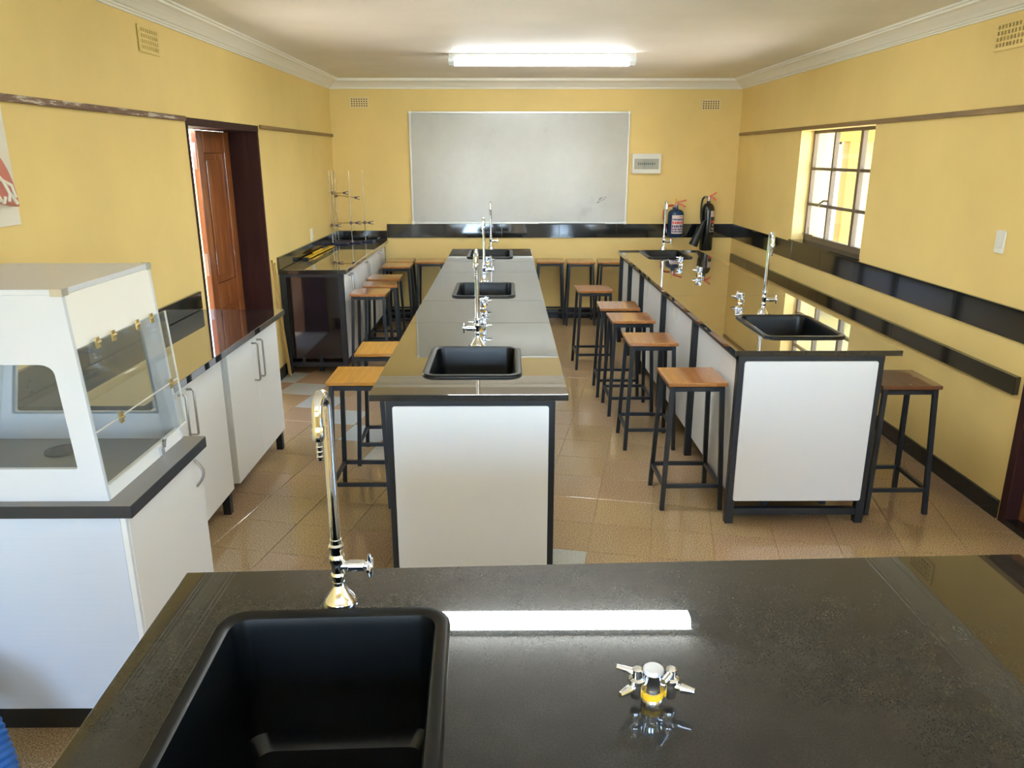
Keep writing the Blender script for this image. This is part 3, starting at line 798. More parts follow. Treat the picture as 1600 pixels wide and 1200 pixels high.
def bench_frame(t, x0, x1, ys, zt=0.873, tube=0.042, ends=(True, True)):
    for y in ys:
        for x in (x0+tube/2, x1-tube/2):
            make('leg', B(x-tube/2, y-tube/2, 0.0, x+tube/2, y+tube/2, zt), STEEL, t, bevel=0.003)
    make('frame', B(x0, ys[0]-tube/2+0.0005, zt-0.030, x1, ys[0]+tube/2-0.0005, zt).box(x0, ys[-1]-tube/2+0.0005, zt-0.030, x1, ys[-1]+tube/2-0.0005, zt)
         .box(x0+0.0005, ys[0], zt-0.030, x0+tube-0.0005, ys[-1], zt).box(x1-tube+0.0005, ys[0], zt-0.030, x1-0.0005, ys[-1], zt), STEEL, t)
    for y in (ys[0], ys[-1]): make('foot_rail', B(x0+tube, y-0.018, 0.045, x1-tube, y+0.018, 0.082), STEEL, t, bevel=0.003)
    for x in (x0+0.3*(x1-x0), x0+0.72*(x1-x0)): make('cross_rail', B(x-0.015, ys[0]+0.02, 0.085, x+0.015, ys[-1]-0.02, 0.105), STEEL, t)

# middle bench
mb = thing('lab_bench', 'long white-sided laboratory bench with three sinks in the middle aisle', 'lab bench', (-0.15, 2.92, 0))
mys = [2.965, 3.95, 4.94, 5.93, 6.92, 7.90]
MX0, MX1 = -0.487, 0.196
SINK_M = [(-0.150, 3.435, 0.435, 0.545), (-0.155, 5.420, 0.435, 0.60), (-0.155, 7.495, 0.435, 0.62)]
worktop(mb, -0.551, 0.247, [2.922, 4.30, 5.00, 6.30, 6.95, 7.942], [(x-w/2+0.014, y-l/2+0.014, x+w/2-0.014, y+l/2-0.014) for x, y, w, l in SINK_M], GRAN)
bench_frame(mb, MX0, MX1, mys)
make('end_panel', MB().prism(rrect(MX0+0.026, 0.115, MX1-0.026, 0.846, 0.010, 3), 'xz', 2.944-0.006, 2.946), WHITE, mb, bevel=0.002)
make('end_panel', B(MX0+0.04, 7.918, 0.115, MX1-0.04, 7.926, 0.832), WHITE, mb)
for k in range(5):
    for x in (MX0+0.034, MX1-0.042): make('side_panel', B(x, mys[k]+0.023, 0.115, x+0.008, mys[k+1]-0.023, 0.8425), WHITE, mb)

# right bench, a touch taller than the others
RZ = 0.917
rb = thing('lab_bench', 'long laboratory bench with polished top beside the window wall', 'lab bench', (1.49, 3.57, 0))
rys = [3.600, 4.53, 5.49, 6.43, 7.06, 7.615]
RX0, RX1 = 1.118, 1.826
SINK_R = [(1.535, 4.110, 0.432, 0.585), (1.501, 7.313, 0.412, 0.585)]
worktop(rb, 1.098, 1.901, [3.564, 5.08, 6.475, 7.664], [(x-w/2+0.014, y-l/2+0.014, x+w/2-0.014, y+l/2-0.014) for x, y, w, l in SINK_R], GRAN, zt=RZ)
bench_frame(rb, RX0, RX1, rys, zt=RZ-0.027)
make('end_panel', MB().prism(rrect(RX0+0.030, 0.128, RX1-0.030, 0.862, 0.012, 3), 'xz', 3.573, 3.581), WHITE, rb, bevel=0.002)
make('end_panel', B(RX0+0.04, 7.630, 0.128, RX1-0.04, 7.638, 0.850), WHITE, rb)
for k in range(5):
    for x in (RX0+0.034, RX1-0.042): make('side_panel', B(x, rys[k]+0.023, 0.125, x+0.008, rys[k+1]-0.023, 0.859), WHITE, rb)
for y in (5.16, 6.18):
    so = make('socket_plate', B(RX0+0.024, y-0.05, 0.72, RX0+0.034, y+0.05, 0.835), PLASTW, rb, bevel=0.002)
    make('socket_switch', B(RX0+0.020, y-0.02, 0.795, RX0+0.024, y+0.02, 0.815), PLASTW, so)

# near bench, set slightly askew: built square, then turned about its far corner
nb = thing('lab_bench', 'dark granite-topped laboratory bench in the immediate foreground', 'lab bench', (-0.730, 1.566, 0))
NR = math.radians(2.1)
NL, ND = 1.955, 0.86
ox, oy = -0.730, 1.566
NSX, NSY, NSW, NSL = 0.372, -0.440, 0.470, 0.53           # sink in bench coordinates
worktop(nb, ox, ox+NL, [oy-ND, oy], [(ox+NSX-NSW/2+0.014, oy+NSY-NSL/2+0.014, ox+NSX+NSW/2-0.014, oy+NSY+NSL/2-0.014)], GRAN_N)
bench_frame(nb, ox+0.06, ox+NL-0.06, [oy-ND+0.06, oy-0.06])
make('end_panel', B(ox+0.064, oy-ND+0.085, 0.115, ox+0.074, oy-0.085, 0.8425), WHITE, nb)
make('end_panel', B(ox+NL-0.074, oy-ND+0.085, 0.115, ox+NL-0.064, oy-0.085, 0.8425), WHITE, nb)
for y in (oy-0.075, oy-ND+0.065): make('side_panel', B(ox+0.105, y, 0.115, ox+NL-0.105, y+0.01, 0.8425), WHITE, nb)
nb.rotation_euler = (0, 0, NR)
def nbp(u, v):
    return (ox + math.cos(NR)*u - math.sin(NR)*v, oy + math.sin(NR)*u + math.cos(NR)*v)

for (x, y, w, l), lab in zip(SINK_M, ('black resin sink at the open end of the middle bench', 'black resin sink halfway along the middle bench', 'black resin sink at the whiteboard end of the middle bench')):
    sink(x, y, w, l, lab)
for (x, y, w, l), lab in zip(SINK_R, ('black resin sink at the open end of the bench by the window', 'black resin sink below the fire extinguishers')):
    sink(x, y, w, l, lab, zt=RZ)
p = nbp(NSX, NSY)
s = sink(p[0], p[1], NSW, NSL, 'large deep black sink filling the foreground bench'); s.rotation_euler = (0, 0, NR)

# ------------------------------------------------------------------ taps
def make_tap(sg):
    t = thing('swan_neck_tap', 'tap', 'tap', (0, 0, 0))
    make('base', MB().lathe([(0.036,0),(0.036,0.006),(0.030,0.016),(0.014,0.040),(0.013,0.052)], (0,0,0), 20), CHROME, t, smooth=True)
    make('valve_body', MB().lathe([(0.012,0.050),(0.012,0.062),(0.015,0.064),(0.015,0.070),(0.012,0.074),(0.013,0.092),(0.016,0.098),(0.016,0.112),(0.013,0.116),(0.0135,0.128),(0.016,0.130),(0.016,0.136),(0.012,0.140),(0.012,0.150)], (0,0,0), 18)
         .tube([(0,0,0.088),(sg*0.022,0,0.088),(sg*0.024,0,0.088),(sg*0.055,0,0.088),(sg*0.058,0,0.088),(sg*0.066,0,0.088)], [0.010,0.010,0.013,0.012,0.008,0.006], 14), CHROME, t, smooth=True)
    make('handle', MB().cyl((sg*0.062,0,0.088),(sg*0.074,0,0.088),0.009,12).tube([(sg*0.068,0,0.062),(sg*0.068,0,0.076),(sg*0.068,0,0.100),(sg*0.068,0,0.114)],[0.0035,0.0055,0.0055,0.0035],10)
         .tube([(sg*0.068,-0.026,0.088),(sg*0.068,-0.012,0.088),(sg*0.068,0.012,0.088),(sg*0.068,0.026,0.088)],[0.0035,0.0055,0.0055,0.0035],10), CHROME, t, smooth=True)
    pts = [(0,0,0.148),(0,0,0.25),(0,0,0.35),(0,0,0.440)]
    R = 0.032
    pts += [(-0.04*R*(1-math.cos(a)), -R*(1-math.cos(a)), 0.440+R*math.sin(a)) for a in [PI*k/12 for k in range(1, 13)]]
    e = pts[-1]; pts += [(e[0], e[1], 0.418)]
    make('spout', MB().tube(pts, 0.0105, 14), CHROME, t, smooth=True)
    make('nozzle', MB().tube([(e[0],e[1],z) for z in (0.421,0.417,0.398,0.391,0.391,0.381,0.379,0.371,0.369,0.361,0.359,0.351)], [0.0105,0.0125,0.0125,0.010,0.0065,0.0055,0.007,0.0055,0.007,0.0055,0.007,0.005], 12), CHROME, t, smooth=True)
    return t
GT = 'chrome swan-neck laboratory taps'
tapR = make_tap(1); tapL = make_tap(-1)
p = nbp(0.370, -0.140)
place(tapR, True, (p[0], p[1], 0.90), 0.0, 'tall chrome swan-neck tap on the foreground bench', GT)
place(tapL, True, (-0.145, 3.755, 0.90), 0.0, 'chrome tap with its handle turned aside, open-end sink of middle bench', GT)
place(tapR, False, (-0.168, 5.800, 0.90), 0.0, 'chrome tap behind the halfway sink of the middle bench', GT)
place(tapR, False, (-0.158, 7.885, 0.90), 0.0, 'chrome tap nearest the whiteboard on the middle bench', GT)
place(tapR, False, (1.507, 4.444, RZ), 0.0, 'tall chrome tap on the polished bench below the window', GT)
place(tapR, False, (1.545, 7.634, RZ), 0.0, 'chrome tap beside the blue fire extinguisher', GT)

def make_gas():
    t = thing('gas_tap', 'gas tap', 'gas tap', (0, 0, 0))
    make('column', MB().lathe([(0.019,0),(0.019,0.006),(0.0165,0.010),(0.0165,0.056),(0.018,0.058)], (0,0,0), 20), GASBODY, t, smooth=True)
    make('top_disc', MB().lathe([(0.018,0.058),(0.018,0.063),(0.016,0.065)], (0,0,0), 20), principled('disc_white', (0.72,0.74,0.78), 0.35) if 'disc_white' not in MATS else MATS['disc_white'], t, smooth=True)
    make('collar_ring', MB().lathe([(0.0168,0.009),(0.0200,0.010),(0.0200,0.020),(0.0168,0.021)], (0,0,0), 20), YEL, t, smooth=True)
    for sx in (-1, 1):
        v = make('side_valve', MB().lathe([(0.010,0.014),(0.011,0.016),(0.011,0.040),(0.013,0.042),(0.013,0.050),(0.0085,0.052),(0.0085,0.068),(0.006,0.070)], (sx*0.029, -0.008, 0), 16)
                 .cyl((sx*0.012,-0.003,0.036),(sx*0.026,-0.007,0.036),0.007,10), [GASBODY], t, smooth=True)
        make('valve_cap', MB().lathe([(0.0135,0.043),(0.0142,0.045),(0.0142,0.050),(0.009,0.053),(0.009,0.069),(0.0065,0.071)], (sx*0.029,-0.008,0), 16), CHROME, v, smooth=True)
        b = (sx*0.029, -0.008)
        d = (-1, 0.35) if sx < 0 else (-0.55, -0.8)
        L = math.hypot(*d); d = (d[0]/L, d[1]/L)
        make('lever', MB().tube([(b[0],b[1],0.062),(b[0]+d[0]*0.022,b[1]+d[1]*0.022,0.064),(b[0]+d[0]*0.036,b[1]+d[1]*0.036,0.065)],[0.0062,0.0055,0.005],10), CHROME, v, smooth=True)
        q = (-0.75, -0.62) if sx < 0 else (0.85, -0.45)
        make('hose_nozzle', MB().tube([(b[0]+q[0]*0.008,b[1]+q[1]*0.008,0.036),(b[0]+q[0]*0.018,b[1]+q[1]*0.018,0.037),(b[0]+q[0]*0.020,b[1]+q[1]*0.020,0.037),(b[0]+q[0]*0.044,b[1]+q[1]*0.044,0.038)],[0.006,0.006,0.0085,0.0048],12), CHROME, v, smooth=True)
    return t
GG = 'twin bench gas taps'
gas = make_gas()
p = (0.252, 1.130)
place(gas, True, (p[0], p[1], 0.90), 0.0, 'twin gas tap with yellow ring on the foreground bench', GG)
place(gas, False, (-0.150, 4.040, 0.90), 0.6, 'twin gas tap close behind the open-end tap of the middle bench', GG)
place(gas, False, (-0.147, 4.735, 0.90), 1.2, 'twin gas tap before the halfway sink of the middle bench', GG)
place(gas, False, (-0.165, 6.770, 0.90), 0.9, 'twin gas tap before the whiteboard-end sink of the middle bench', GG)
place(gas, False, (1.481, 4.800, RZ), -PI/2+0.2, 'twin gas tap just behind the big tap on the polished bench', GG)
place(gas, False, (1.502, 5.964, RZ), -PI/2+0.1, 'twin gas tap halfway along the polished bench', GG)
place(gas, False, (1.491, 6.592, RZ), -PI/2-0.2, 'twin gas tap before the far sink of the polished bench', GG)

# ------------------------------------------------------------------ stools
def make_stool():
    t = thing('lab_stool', 'stool', 'stool', (0, 0, 0))
    make('seat', B(-0.153, -0.155, 0.680, 0.153, 0.155, 0.702), SEAT, t, bevel=0.005)
    for sx in (-1, 1):
        for sy in (-1, 1):
            make('leg', MB().bar((sx*0.155, sy*0.163, 0.0), (sx*0.128, sy*0.130, 0.680), 0.023, 0.023, up=(0,1,0)), STEEL, t, bevel=0.001)
    za = 0.662
    for a, b in (((-0.128,-0.130,za),(0.128,-0.130,za)), ((-0.128,0.130,za),(0.128,0.130,za)), ((-0.128,-0.130,za),(-0.128,0.130,za)), ((0.128,-0.130,za),(0.128,0.130,za))):
        make('seat_rail', MB().bar(a, b, 0.018, 0.022), STEEL, t)
    z = 0.135; kx, ky = 0.155-0.027*z/0.68, 0.163-0.033*z/0.68
    for a, b in (((-kx,-ky,z),(kx,-ky,z)), ((-kx,ky,z),(kx,ky,z)), ((-kx,-ky,z),(-kx,ky,z)), ((kx,-ky,z),(kx,ky,z))):
        make('stretcher', MB().bar(a, b, 0.018, 0.020), STEEL, t)
    for x, y in ((-0.10, 0.13), (0.0, -0.13), (0.09, 0.02)): make('screw_head', MB().lathe([(0.004,0.7018),(0.004,0.7028),(0.002,0.7032)], (x, y, 0), 8), STEELH, t)
    return t
GS = 'wooden-seated steel laboratory stools'
stool = make_stool()
STOOLS = [
    (0.978, 3.905, 0.01, 'stool standing nearest along the white side of the polished bench'),
    (0.912, 4.775, 0.0, 'second stool along the white side of the polished bench'),
    (0.892, 5.447, 0.02, 'third stool along the polished bench, between second and fourth'),
    (0.867, 5.905, -0.02, 'fourth stool along the polished bench, tucked behind the third'),
    (0.765, 6.711, 0.03, 'fifth stool along the polished bench, standing out in the aisle'),
    (0.820, 8.560, 0.0, 'stool against the far wall, between its two neighbours beside the polished bench'),
    (0.486, 8.610, 0.0, 'stool against the far wall close beside the middle bench end'),
    (1.170, 8.560, 0.0, 'stool against the far wall, half hidden by the polished bench end'),
    (2.045, 3.845, 0.0, 'dark stool between the polished bench and the window wall'),
    (-0.776, 3.935, 0.0, 'orange stool standing nearest at the doorway side of the middle bench'),
    (-0.745, 4.530, 0.02, 'second orange stool at the doorway side of the middle bench'),
    (-1.165, 6.550, 0.0, 'stool at the near end of the far wall bench cabinets'),
    (-1.150, 6.965, 0.18, 'slightly turned stool, second in line at the far wall bench'),
    (-1.165, 7.370, 0.0, 'stool third in line at the far wall bench cabinets'),
    (-1.160, 8.235, 0.0, 'stool fourth in line at the far wall bench cabinets'),
    (-1.180, 8.615, 0.0, 'stool in the back corner beside the last far bench cabinet'),
    (-0.842, 8.600, 0.0, 'stool against the far wall below the whiteboard edge by the corner stools'),
]
SEAT_D = wood('dark_seat_wood', (0.15, 0.048, 0.016), (0.22, 0.078, 0.025), 0.35, 1.0, 1)  # same seat wood, its darker reflections painted into the colour
SEAT_O = wood('orange_seat_wood', (0.56, 0.235, 0.016), (0.68, 0.32, 0.03), 0.35, 1.0, 1)  # same seat wood, glow from the doorway painted into the colour
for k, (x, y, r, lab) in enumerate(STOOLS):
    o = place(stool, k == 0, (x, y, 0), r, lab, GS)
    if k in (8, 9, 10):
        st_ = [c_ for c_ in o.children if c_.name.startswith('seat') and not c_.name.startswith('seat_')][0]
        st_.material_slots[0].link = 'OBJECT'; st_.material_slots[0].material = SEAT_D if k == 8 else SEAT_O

# ------------------------------------------------------------------ near wall counter: two cabinets and a worktop
def d_handle(t, x, y, z0, z1, sg=1, out=0.032):
    make('handle', MB().tube([(x, y, z1), (x+sg*out*0.8, y, z1), (x+sg*out, y, z1-0.006), (x+sg*out, y, z0+0.006), (x+sg*out*0.8, y, z0), (x, y, z0)], 0.0055, 8), STEELH, t, smooth=True)
def cabinet(ya, yb, xf, xb_, z0, z1, mat, label, legs, group, hz=(0.59, 0.805), hy=None, legmat=STEEL):
    t = thing('base_cabinet', label, 'cabinet', ((xf+xb_)/2, (ya+yb)/2, 0), group)
    make('carcass', B(xb_, ya, z0, xf-0.018, yb, z1), mat, t, bevel=0.001)
    ym = hy if hy else (ya+yb)/2
    for a, b, h in ((ya+0.002, ym-0.0015, ym-0.045), (ym+0.0015, yb-0.002, ym+0.045)):
        d = make('cabinet_door', B(xf-0.0175, a, z0, xf, b, z1-0.004), mat, t, bevel=0.0015)
        d_handle(d, xf, h, *hz)
    for (x, y) in legs: make('leg', B(x-0.02, y-0.02, 0, x+0.02, y+0.02, z0), legmat, t, bevel=0.002)
    return t
GC = 'cream cabinets under the near wall counter'
cabinet(3.815, 4.690, -1.430, XL+0.002, 0.125, 0.866, CREAM, 'cream two-door cabinet at the doorway end of the near counter', [(-1.46, 4.655), (-1.85, 4.655), (-1.85, 3.85)], GC)
cabinet(2.790, 3.755, -1.440, XL+0.002, 0.125, 0.866, CREAM, 'cream two-door cabinet between the fume hood and the end cabinet', [(-1.47, 3.715), (-1.47, 2.83), (-1.85, 3.715), (-1.85, 2.83)], GC)
ct = thing('counter_top', 'polished black granite counter top along the doorway wall', 'countertop', (-1.64, 3.7, 0.866))
make('top_slab', B(XL+0.0005, 2.79, 0.866, -1.378, 4.715, 0.90), GRAN, ct, bevel=0.002)

# ------------------------------------------------------------------ far wall bench with cabinets
fb = thing('wall_bench', 'black granite wall bench with glossy dark end panel in the back corner', 'lab bench', (-1.62, 6.4, 0))
make('top_slab', B(XL+0.0005, 6.425, 0.864, -1.340, 7.60, 0.90), GRAN, fb, bevel=0.0025)
make('top_slab', B(XL+0.0005, 7.6015, 0.864, -1.340, YB-0.001, 0.90), GRAN, fb, bevel=0.0025)
for x in (XL+0.030, -1.392): make('leg', B(x-0.022, 6.440, 0, x+0.022, 6.484, 0.864), STEEL, fb, bevel=0.003)
make('leg', B(-1.414, 8.74, 0, -1.370, 8.784, 0.864), STEEL, fb, bevel=0.003)
make('frame', B(XL+0.052, 6.442, 0.836, -1.414, 6.482, 0.864), STEEL, fb)
make('foot_rail', B(XL+0.052, 6.445, 0.06, -1.414, 6.479, 0.100), STEEL, fb, bevel=0.002)
make('foot_rail', B(-1.410, 6.484, 0.06, -1.376, 8.74, 0.100), STEEL, fb, bevel=0.002)
make('end_panel', B(XL+0.048, 6.456, 0.132, -1.412, 6.466, 0.836), GLOSSBLK, fb)
for x in (-1.75, -1.60): make('panel_clip', B(x-0.012, 6.448, 0.10, x+0.012, 6.456, 0.145), STEEL, fb)
GF = 'white cabinets under the far wall bench'
for k, (a, b, hy, lab) in enumerate(((6.49, 7.095, 6.70, 'white two-door cabinet at the glossy end of the far wall bench'), (7.10, 7.905, 7.505, 'white two-door cabinet halfway along the far wall bench'), (7.91, 8.72, 8.30, 'white two-door cabinet in the corner of the far wall bench'))):
    cabinet(a, b, -1.368, XL+0.015, 0.125, 0.860, WHITE, lab, [(-1.62, a+0.05), (-1.62, b-0.05)], GF, hz=(0.62, 0.825), hy=hy)

# ------------------------------------------------------------------ fume hood on its cabinet
HX, HYA, HYB, ZS = -1.110, 2.080, 2.672, 0.820
hc = thing('hood_cabinet', 'white cabinet with grey laminate top carrying the fume hood', 'cabinet', (-1.5, 2.376, 0))
make('side_panel', B(XL+0.012, HYA+0.014, 0.100, HX-0.045, HYA+0.030, ZS-0.040), BOARD_SIDE, hc, bevel=0.001)
make('carcass', B(XL+0.012, HYA+0.031, 0.100, HX-0.046, HYB-0.010, ZS-0.040), CREAM, hc)
make('edge_strip', B(HX-0.0445, HYA+0.014, 0.100, HX-0.028, HYA+0.028, ZS-0.040), WHITE, hc, bevel=0.001)
hd = make('cabinet_door', B(HX-0.0445, HYA+0.029, 0.100, HX-0.026, HYB-0.010, ZS-0.041), CREAM, hc, bevel=0.0015)
hp = [(HX-0.026 + 0.028*math.sin(PI*k/10), 2.605 + 0.004*math.sin(PI*k/10), 0.755 - 0.105*k/10) for k in range(11)]
make('handle', MB().tube(hp, 0.0055, 8), STEELH, hd, smooth=True)
make('kick_plate', B(XL+0.05, HYA+0.045, 0.0, HX-0.08, HYB-0.04, 0.100), SKIRT, hc)
make('top_slab', B(XL+0.002, HYA, ZS-0.040, HX, HYB, ZS), DARKLAM, hc, bevel=0.002)
make('top_laminate', B(XL+0.003, HYA+0.001, ZS, HX-0.001, HYB-0.001, ZS+0.0012), GREYLAM, hc)
make('cup_sink', MB().lathe([(0.058,ZS+0.0012),(0.058,ZS+0.008),(0.048,ZS+0.010),(0.044,ZS+0.003)], (-1.55, 2.52, 0), 22), principled('dark_blue_cup', (0.008,0.010,0.028), 0.55), hc, smooth=True)

make('cup_basin', MB().cyl((-1.55, 2.52, ZS+0.0013), (-1.55, 2.52, ZS+0.0050), 0.046, 22), MATS['dark_blue_cup'], hc)
Z0, Z1 = ZS+0.0015, 1.458
XA0, XA1, XB1, XB0 = -1.188, -1.228, -1.715, -1.865      # front bottom/top, back top/bottom
fh = thing('fume_hood', 'white bench fume hood with hinged clear acrylic front', 'fume hood', (-1.5, 2.385, Z0))
ya, yb = 2.112, 2.662
TH = 0.016
outer = [(XA0, Z0), (XA1, Z1-TH), (XB1, Z1-TH), (XB0, Z0)]
def slant_hole():
    q = []; out = []
    for cx, cy, a0, r in ((1, 1, 0, 0.09), (0, 1, PI/2, 0.09), (0, 0, PI, 0.02), (1, 0, 1.5*PI, 0.02)):
        ox_, oy_ = cx + (r if cx == 0 else -r), cy + (r if cy == 0 else -r)
        q += [(ox_ + r*math.cos(a0 + PI/2*i/4), oy_ + r*math.sin(a0 + PI/2*i/4)) for i in range(5)]
    for u, v in q:
        z = 0.925 + 0.318*v; xa = -1.265 - 0.021*v; xb2 = -1.775 + 0.062*v
        out.append((xb2 + (xa-xb2)*u, z))
    return out
for y in (ya, yb-TH):
    sp = make('side_panel', MB().holed(outer, [slant_hole()], 'xz', y, y+TH), HOODW, fh, bevel=0.001)
    hole = slant_hole()
    cxm = sum(p[0] for p in hole)/len(hole); czm = sum(p[1] for p in hole)/len(hole)
    make('side_window', MB().prism([(cxm+(a-cxm)*1.04, czm+(b-czm)*1.04) for a, b in hole], 'xz', (y+TH+0.0005) if y == ya else (y-0.004), (y+TH+0.004) if y == ya else (y-0.0005)), ACRYL, sp)
make('top_panel', B(XB1-0.004, ya-0.001, Z1-TH, XA1+0.002, yb+0.001, Z1), HOODW, fh, bevel=0.0015)
def slant(z, off): return XA0 + (XA1-XA0)*(z-Z0)/(Z1-TH-Z0) + off
def front(z0, z1, o0, o1, a, b): return MB().add([(slant(z, o), y, z) for z in (z0, z1) for (o, y) in ((o0,a),(o1,a),(o1,b),(o0,b))], [(0,1,2,3),(7,6,5,4),(0,4,5,1),(1,5,6,2),(2,6,7,3),(3,7,4,0)])
make('front_panel', front(1.285, Z1-TH-0.0005, -TH, 0.0, ya+TH, yb-TH), CREAM, fh)
make('front_sill', front(Z0, Z0+0.042, -TH, 0.0, ya+TH, yb-TH), CREAM, fh)
# back wall with a dark glossy pane
def backx(z): return XB0 + (XB1-XB0)*(z-Z0)/(Z1-TH-Z0)
make('back_panel', MB().add([(backx(z)+o, y, z) for z in (Z0, Z1-TH-0.0005) for (o, y) in ((0.002,ya+TH),(0.016,ya+TH),(0.016,yb-TH),(0.002,yb-TH))], [(0,1,2,3),(7,6,5,4),(0,4,5,1),(1,5,6,2),(2,6,7,3),(3,7,4,0)]), HOODW, fh)
bp = MB(); q = rrect(ya+0.06, 0.90, yb-0.10, 1.26, 0.03, 4)
n = len(q); bp.add([(backx(z)+0.0165, y, z) for y, z in q] + [(backx(z)+0.021, y, z) for y, z in q], [tuple(range(n)), tuple(range(2*n-1,n-1,-1))] + [(i,(i+1)%n,n+(i+1)%n,n+i) for i in range(n)])
make('back_pane', bp, principled('dark_tinted_pane', (0.02,0.035,0.04), 0.05, 0, 1.6), fh)
# acrylic flaps
make('upper_flap', front(1.040, 1.286, 0.006, 0.011, ya, yb+0.03), ACRYL, fh)
make('lower_flap', front(0.872, 1.038, 0.006, 0.011, ya, yb+0.03), ACRYL, fh)
for z0, z1, a, b in ((1.0385, 1.0402, ya, yb+0.03), (0.870, 0.873, ya, yb+0.03), (0.872, 1.286, yb+0.0285, yb+0.0305)):
    make('flap_edge', front(z0, z1, 0.0055, 0.0115, a, b), PLASTW, fh)
for y in (2.213, 2.308, 2.468, 2.571):
    make('hinge', front(1.268, 1.300, 0.012, 0.017, y-0.010, y+0.010).add(*(lambda m: (m.v, m.f))(MB().cyl((slant(1.285,0.018),y-0.011,1.285),(slant(1.285,0.018),y+0.011,1.285),0.004,8))), BRASS, fh)
for y in (2.253, 2.621):
    make('hinge', front(1.022, 1.056, 0.012, 0.017, y-0.011, y+0.011).add(*(lambda m: (m.v, m.f))(MB().cyl((slant(1.039,0.018),y-0.012,1.039),(slant(1.039,0.018),y+0.012,1.039),0.004,8))), BRASS, fh)
make('latch', front(0.822, 0.856, 0.001, 0.010, 2.464, 2.488).add(*(lambda m: (m.v, m.f))(MB().tube([(slant(0.85,0.012),2.468,0.85),(slant(0.87,0.020),2.470,0.884),(slant(0.87,0.020),2.484,0.884),(slant(0.85,0.012),2.486,0.85)],0.004,6))), CHROME, fh)
for y in (ya, yb):
    s_ = 1 if y == ya else -1
    make('corner_bracket', B(XA1+0.002, y+s_*0.0, Z1-0.020, XA1+0.004, y+s_*0.030, Z1+0.001).box(XA1-0.030, y-s_*0.003, Z1-0.020, XA1+0.004, y-s_*0.001, Z1+0.001), ALU, fh)
for x, z in ((-1.70, 1.0), (-1.71, 1.02), (-1.70, 1.04)): make('vent_hole', MB().cyl((x, yb-TH-0.001, z), (x, yb-TH-0.002, z), 0.005, 10), HOLE, fh)

# ------------------------------------------------------------------ retort stands and rulers on the far wall bench
def retort(rx, ry, x0, y0, x1, y1, clamps, label):
    t = thing('retort_stand', label, 'retort stand', (rx, ry, 0.90), 'retort stands on the far wall bench')
    make('base', B(x0, y0, 0.9005, x1, y1, 0.914), STANDB, t, bevel=0.004)
    make('rod', MB().cyl((rx, ry, 0.914), (rx, ry, 1.66), 0.0042, 10), RODM, t, smooth=True)
    for z, xa, xb2, dz in clamps:
        b = make('boss_head', B(rx-0.012, ry-0.022, z-0.016, rx+0.012, ry+0.010, z+0.016).add(*(lambda m: (m.v, m.f))(MB().cyl((rx+0.010,ry,z),(rx+0.032,ry,z),0.006,8))), CLAMP, t, bevel=0.002)
        make('clamp_arm', MB().cyl((xa, ry-0.022, z+dz*0.4), (xb2-0.05, ry-0.022, z-dz*0.6), 0.0042, 8), BRASS, b, smooth=True)
        make('clamp_jaw', MB().bar((xb2-0.055, ry-0.022, z-dz*0.6), (xb2-0.03, ry-0.022, z-dz*0.7), 0.020, 0.022).bar((xb2-0.032, ry-0.022, z-dz*0.7+0.010), (xb2, ry-0.022, z-dz*0.8+0.016), 0.014, 0.007).bar((xb2-0.032, ry-0.022, z-dz*0.7-0.010), (xb2, ry-0.022, z-dz*0.8-0.016), 0.014, 0.007), CLAMP, b)
retort(-1.868, 8.395, -1.882, 8.34, -1.70, 8.45, [(1.100, -1.895, -1.765, 0.0)], 'retort stand with one low clamp, first beside the yellow ruler')
retort(-1.866, 8.525, -1.882, 8.47, -1.70, 8.58, [(1.432, -1.90, -1.695, 0.0)], 'retort stand with the highest clamp, in the corner')
retort(-1.862, 8.660, -1.882, 8.605, -1.70, 8.715, [(1.395, -1.898, -1.60, 0.03)], 'retort stand with a long sloping clamp arm, deepest in the corner')
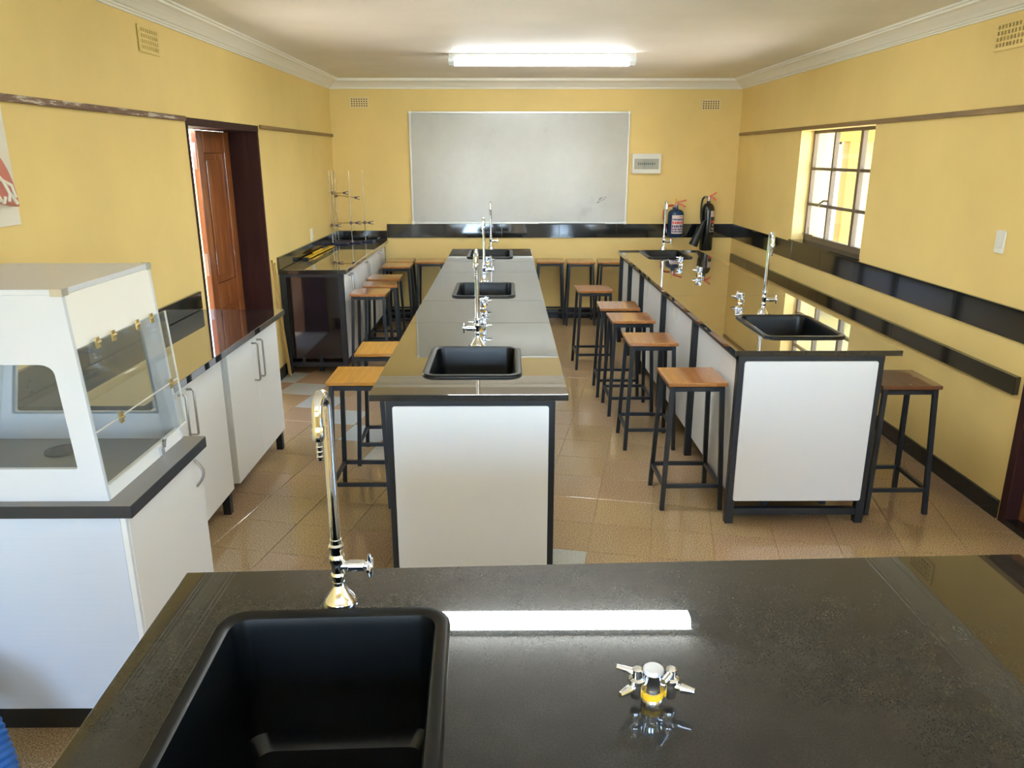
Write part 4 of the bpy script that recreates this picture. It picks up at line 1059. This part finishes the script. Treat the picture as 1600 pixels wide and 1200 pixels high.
retort(-1.682, 8.505, -1.692, 8.46, -1.585, 8.66, [(1.118, -1.83, -1.575, 0.0)], 'retort stand with a low level clamp, second from the bench edge')
retort(-1.552, 8.600, -1.575, 8.56, -1.468, 8.76, [(1.112, -1.62, -1.455, 0.0)], 'retort stand closest to the edge of the far wall bench')
rl = thing('metre_ruler', 'yellow wooden board ruler lying on the far wall bench', 'ruler', (-1.85, 7.6, 0.90))
make('blade', MB().bar((-1.842, 7.12, 0.9105), (-1.822, 8.14, 0.9105), 0.058, 0.010), RULER, rl, bevel=0.002)
make('grip', MB().bar((-1.836, 7.36, 0.926), (-1.830, 7.72, 0.926), 0.016, 0.020), RULER, rl, bevel=0.003)
make('end_stop', B(-1.872, 7.095, 0.9005, -1.812, 7.119, 0.918), BLK, rl, bevel=0.002)
def stick(a, b, label):
    t = thing('wooden_stick', label, 'stick', b, 'wooden sticks leaning by the doorway')
    make('shaft', MB().bar(a, b, 0.014, 0.014), STICKW, t, bevel=0.002)
    make('tip', MB().bar(Vector(a), Vector(a) + (Vector(a)-Vector(b)).normalized()*0.02, 0.011, 0.011), BRASS, t)
stick((-1.885, 6.225, 0.99), (-1.848, 6.360, 0.004), 'thin yellow stick leaning on the wall, its foot beside the bench leg')
stick((-1.885, 6.285, 0.96), (-1.872, 6.395, 0.004), 'thin yellow stick leaning behind the other stick')

# ------------------------------------------------------------------ blue corrugated hose in the foreground corner
hz = thing('corrugated_hose', 'blue corrugated plastic hose on the floor before the hood cabinet', 'hose', (-1.46, 1.80, 0))
path = curve_pts([(-1.43, 1.72, 0.0), (-1.435, 1.74, 0.10), (-1.46, 1.77, 0.20), (-1.52, 1.81, 0.28), (-1.62, 1.84, 0.32), (-1.75, 1.86, 0.33)], 26)
rad = []
for k in range(len(path)): rad.append(0.072 + 0.0022*math.sin(k*PI/2.0))
make('tube', MB().tube(path, rad, 24), HOSEB, hz, smooth=True)
make('cuff', MB().tube([path[-1], path[-1]+Vector((-0.08, 0.01, 0.0))], 0.079, 24), BLK, hz, smooth=True)
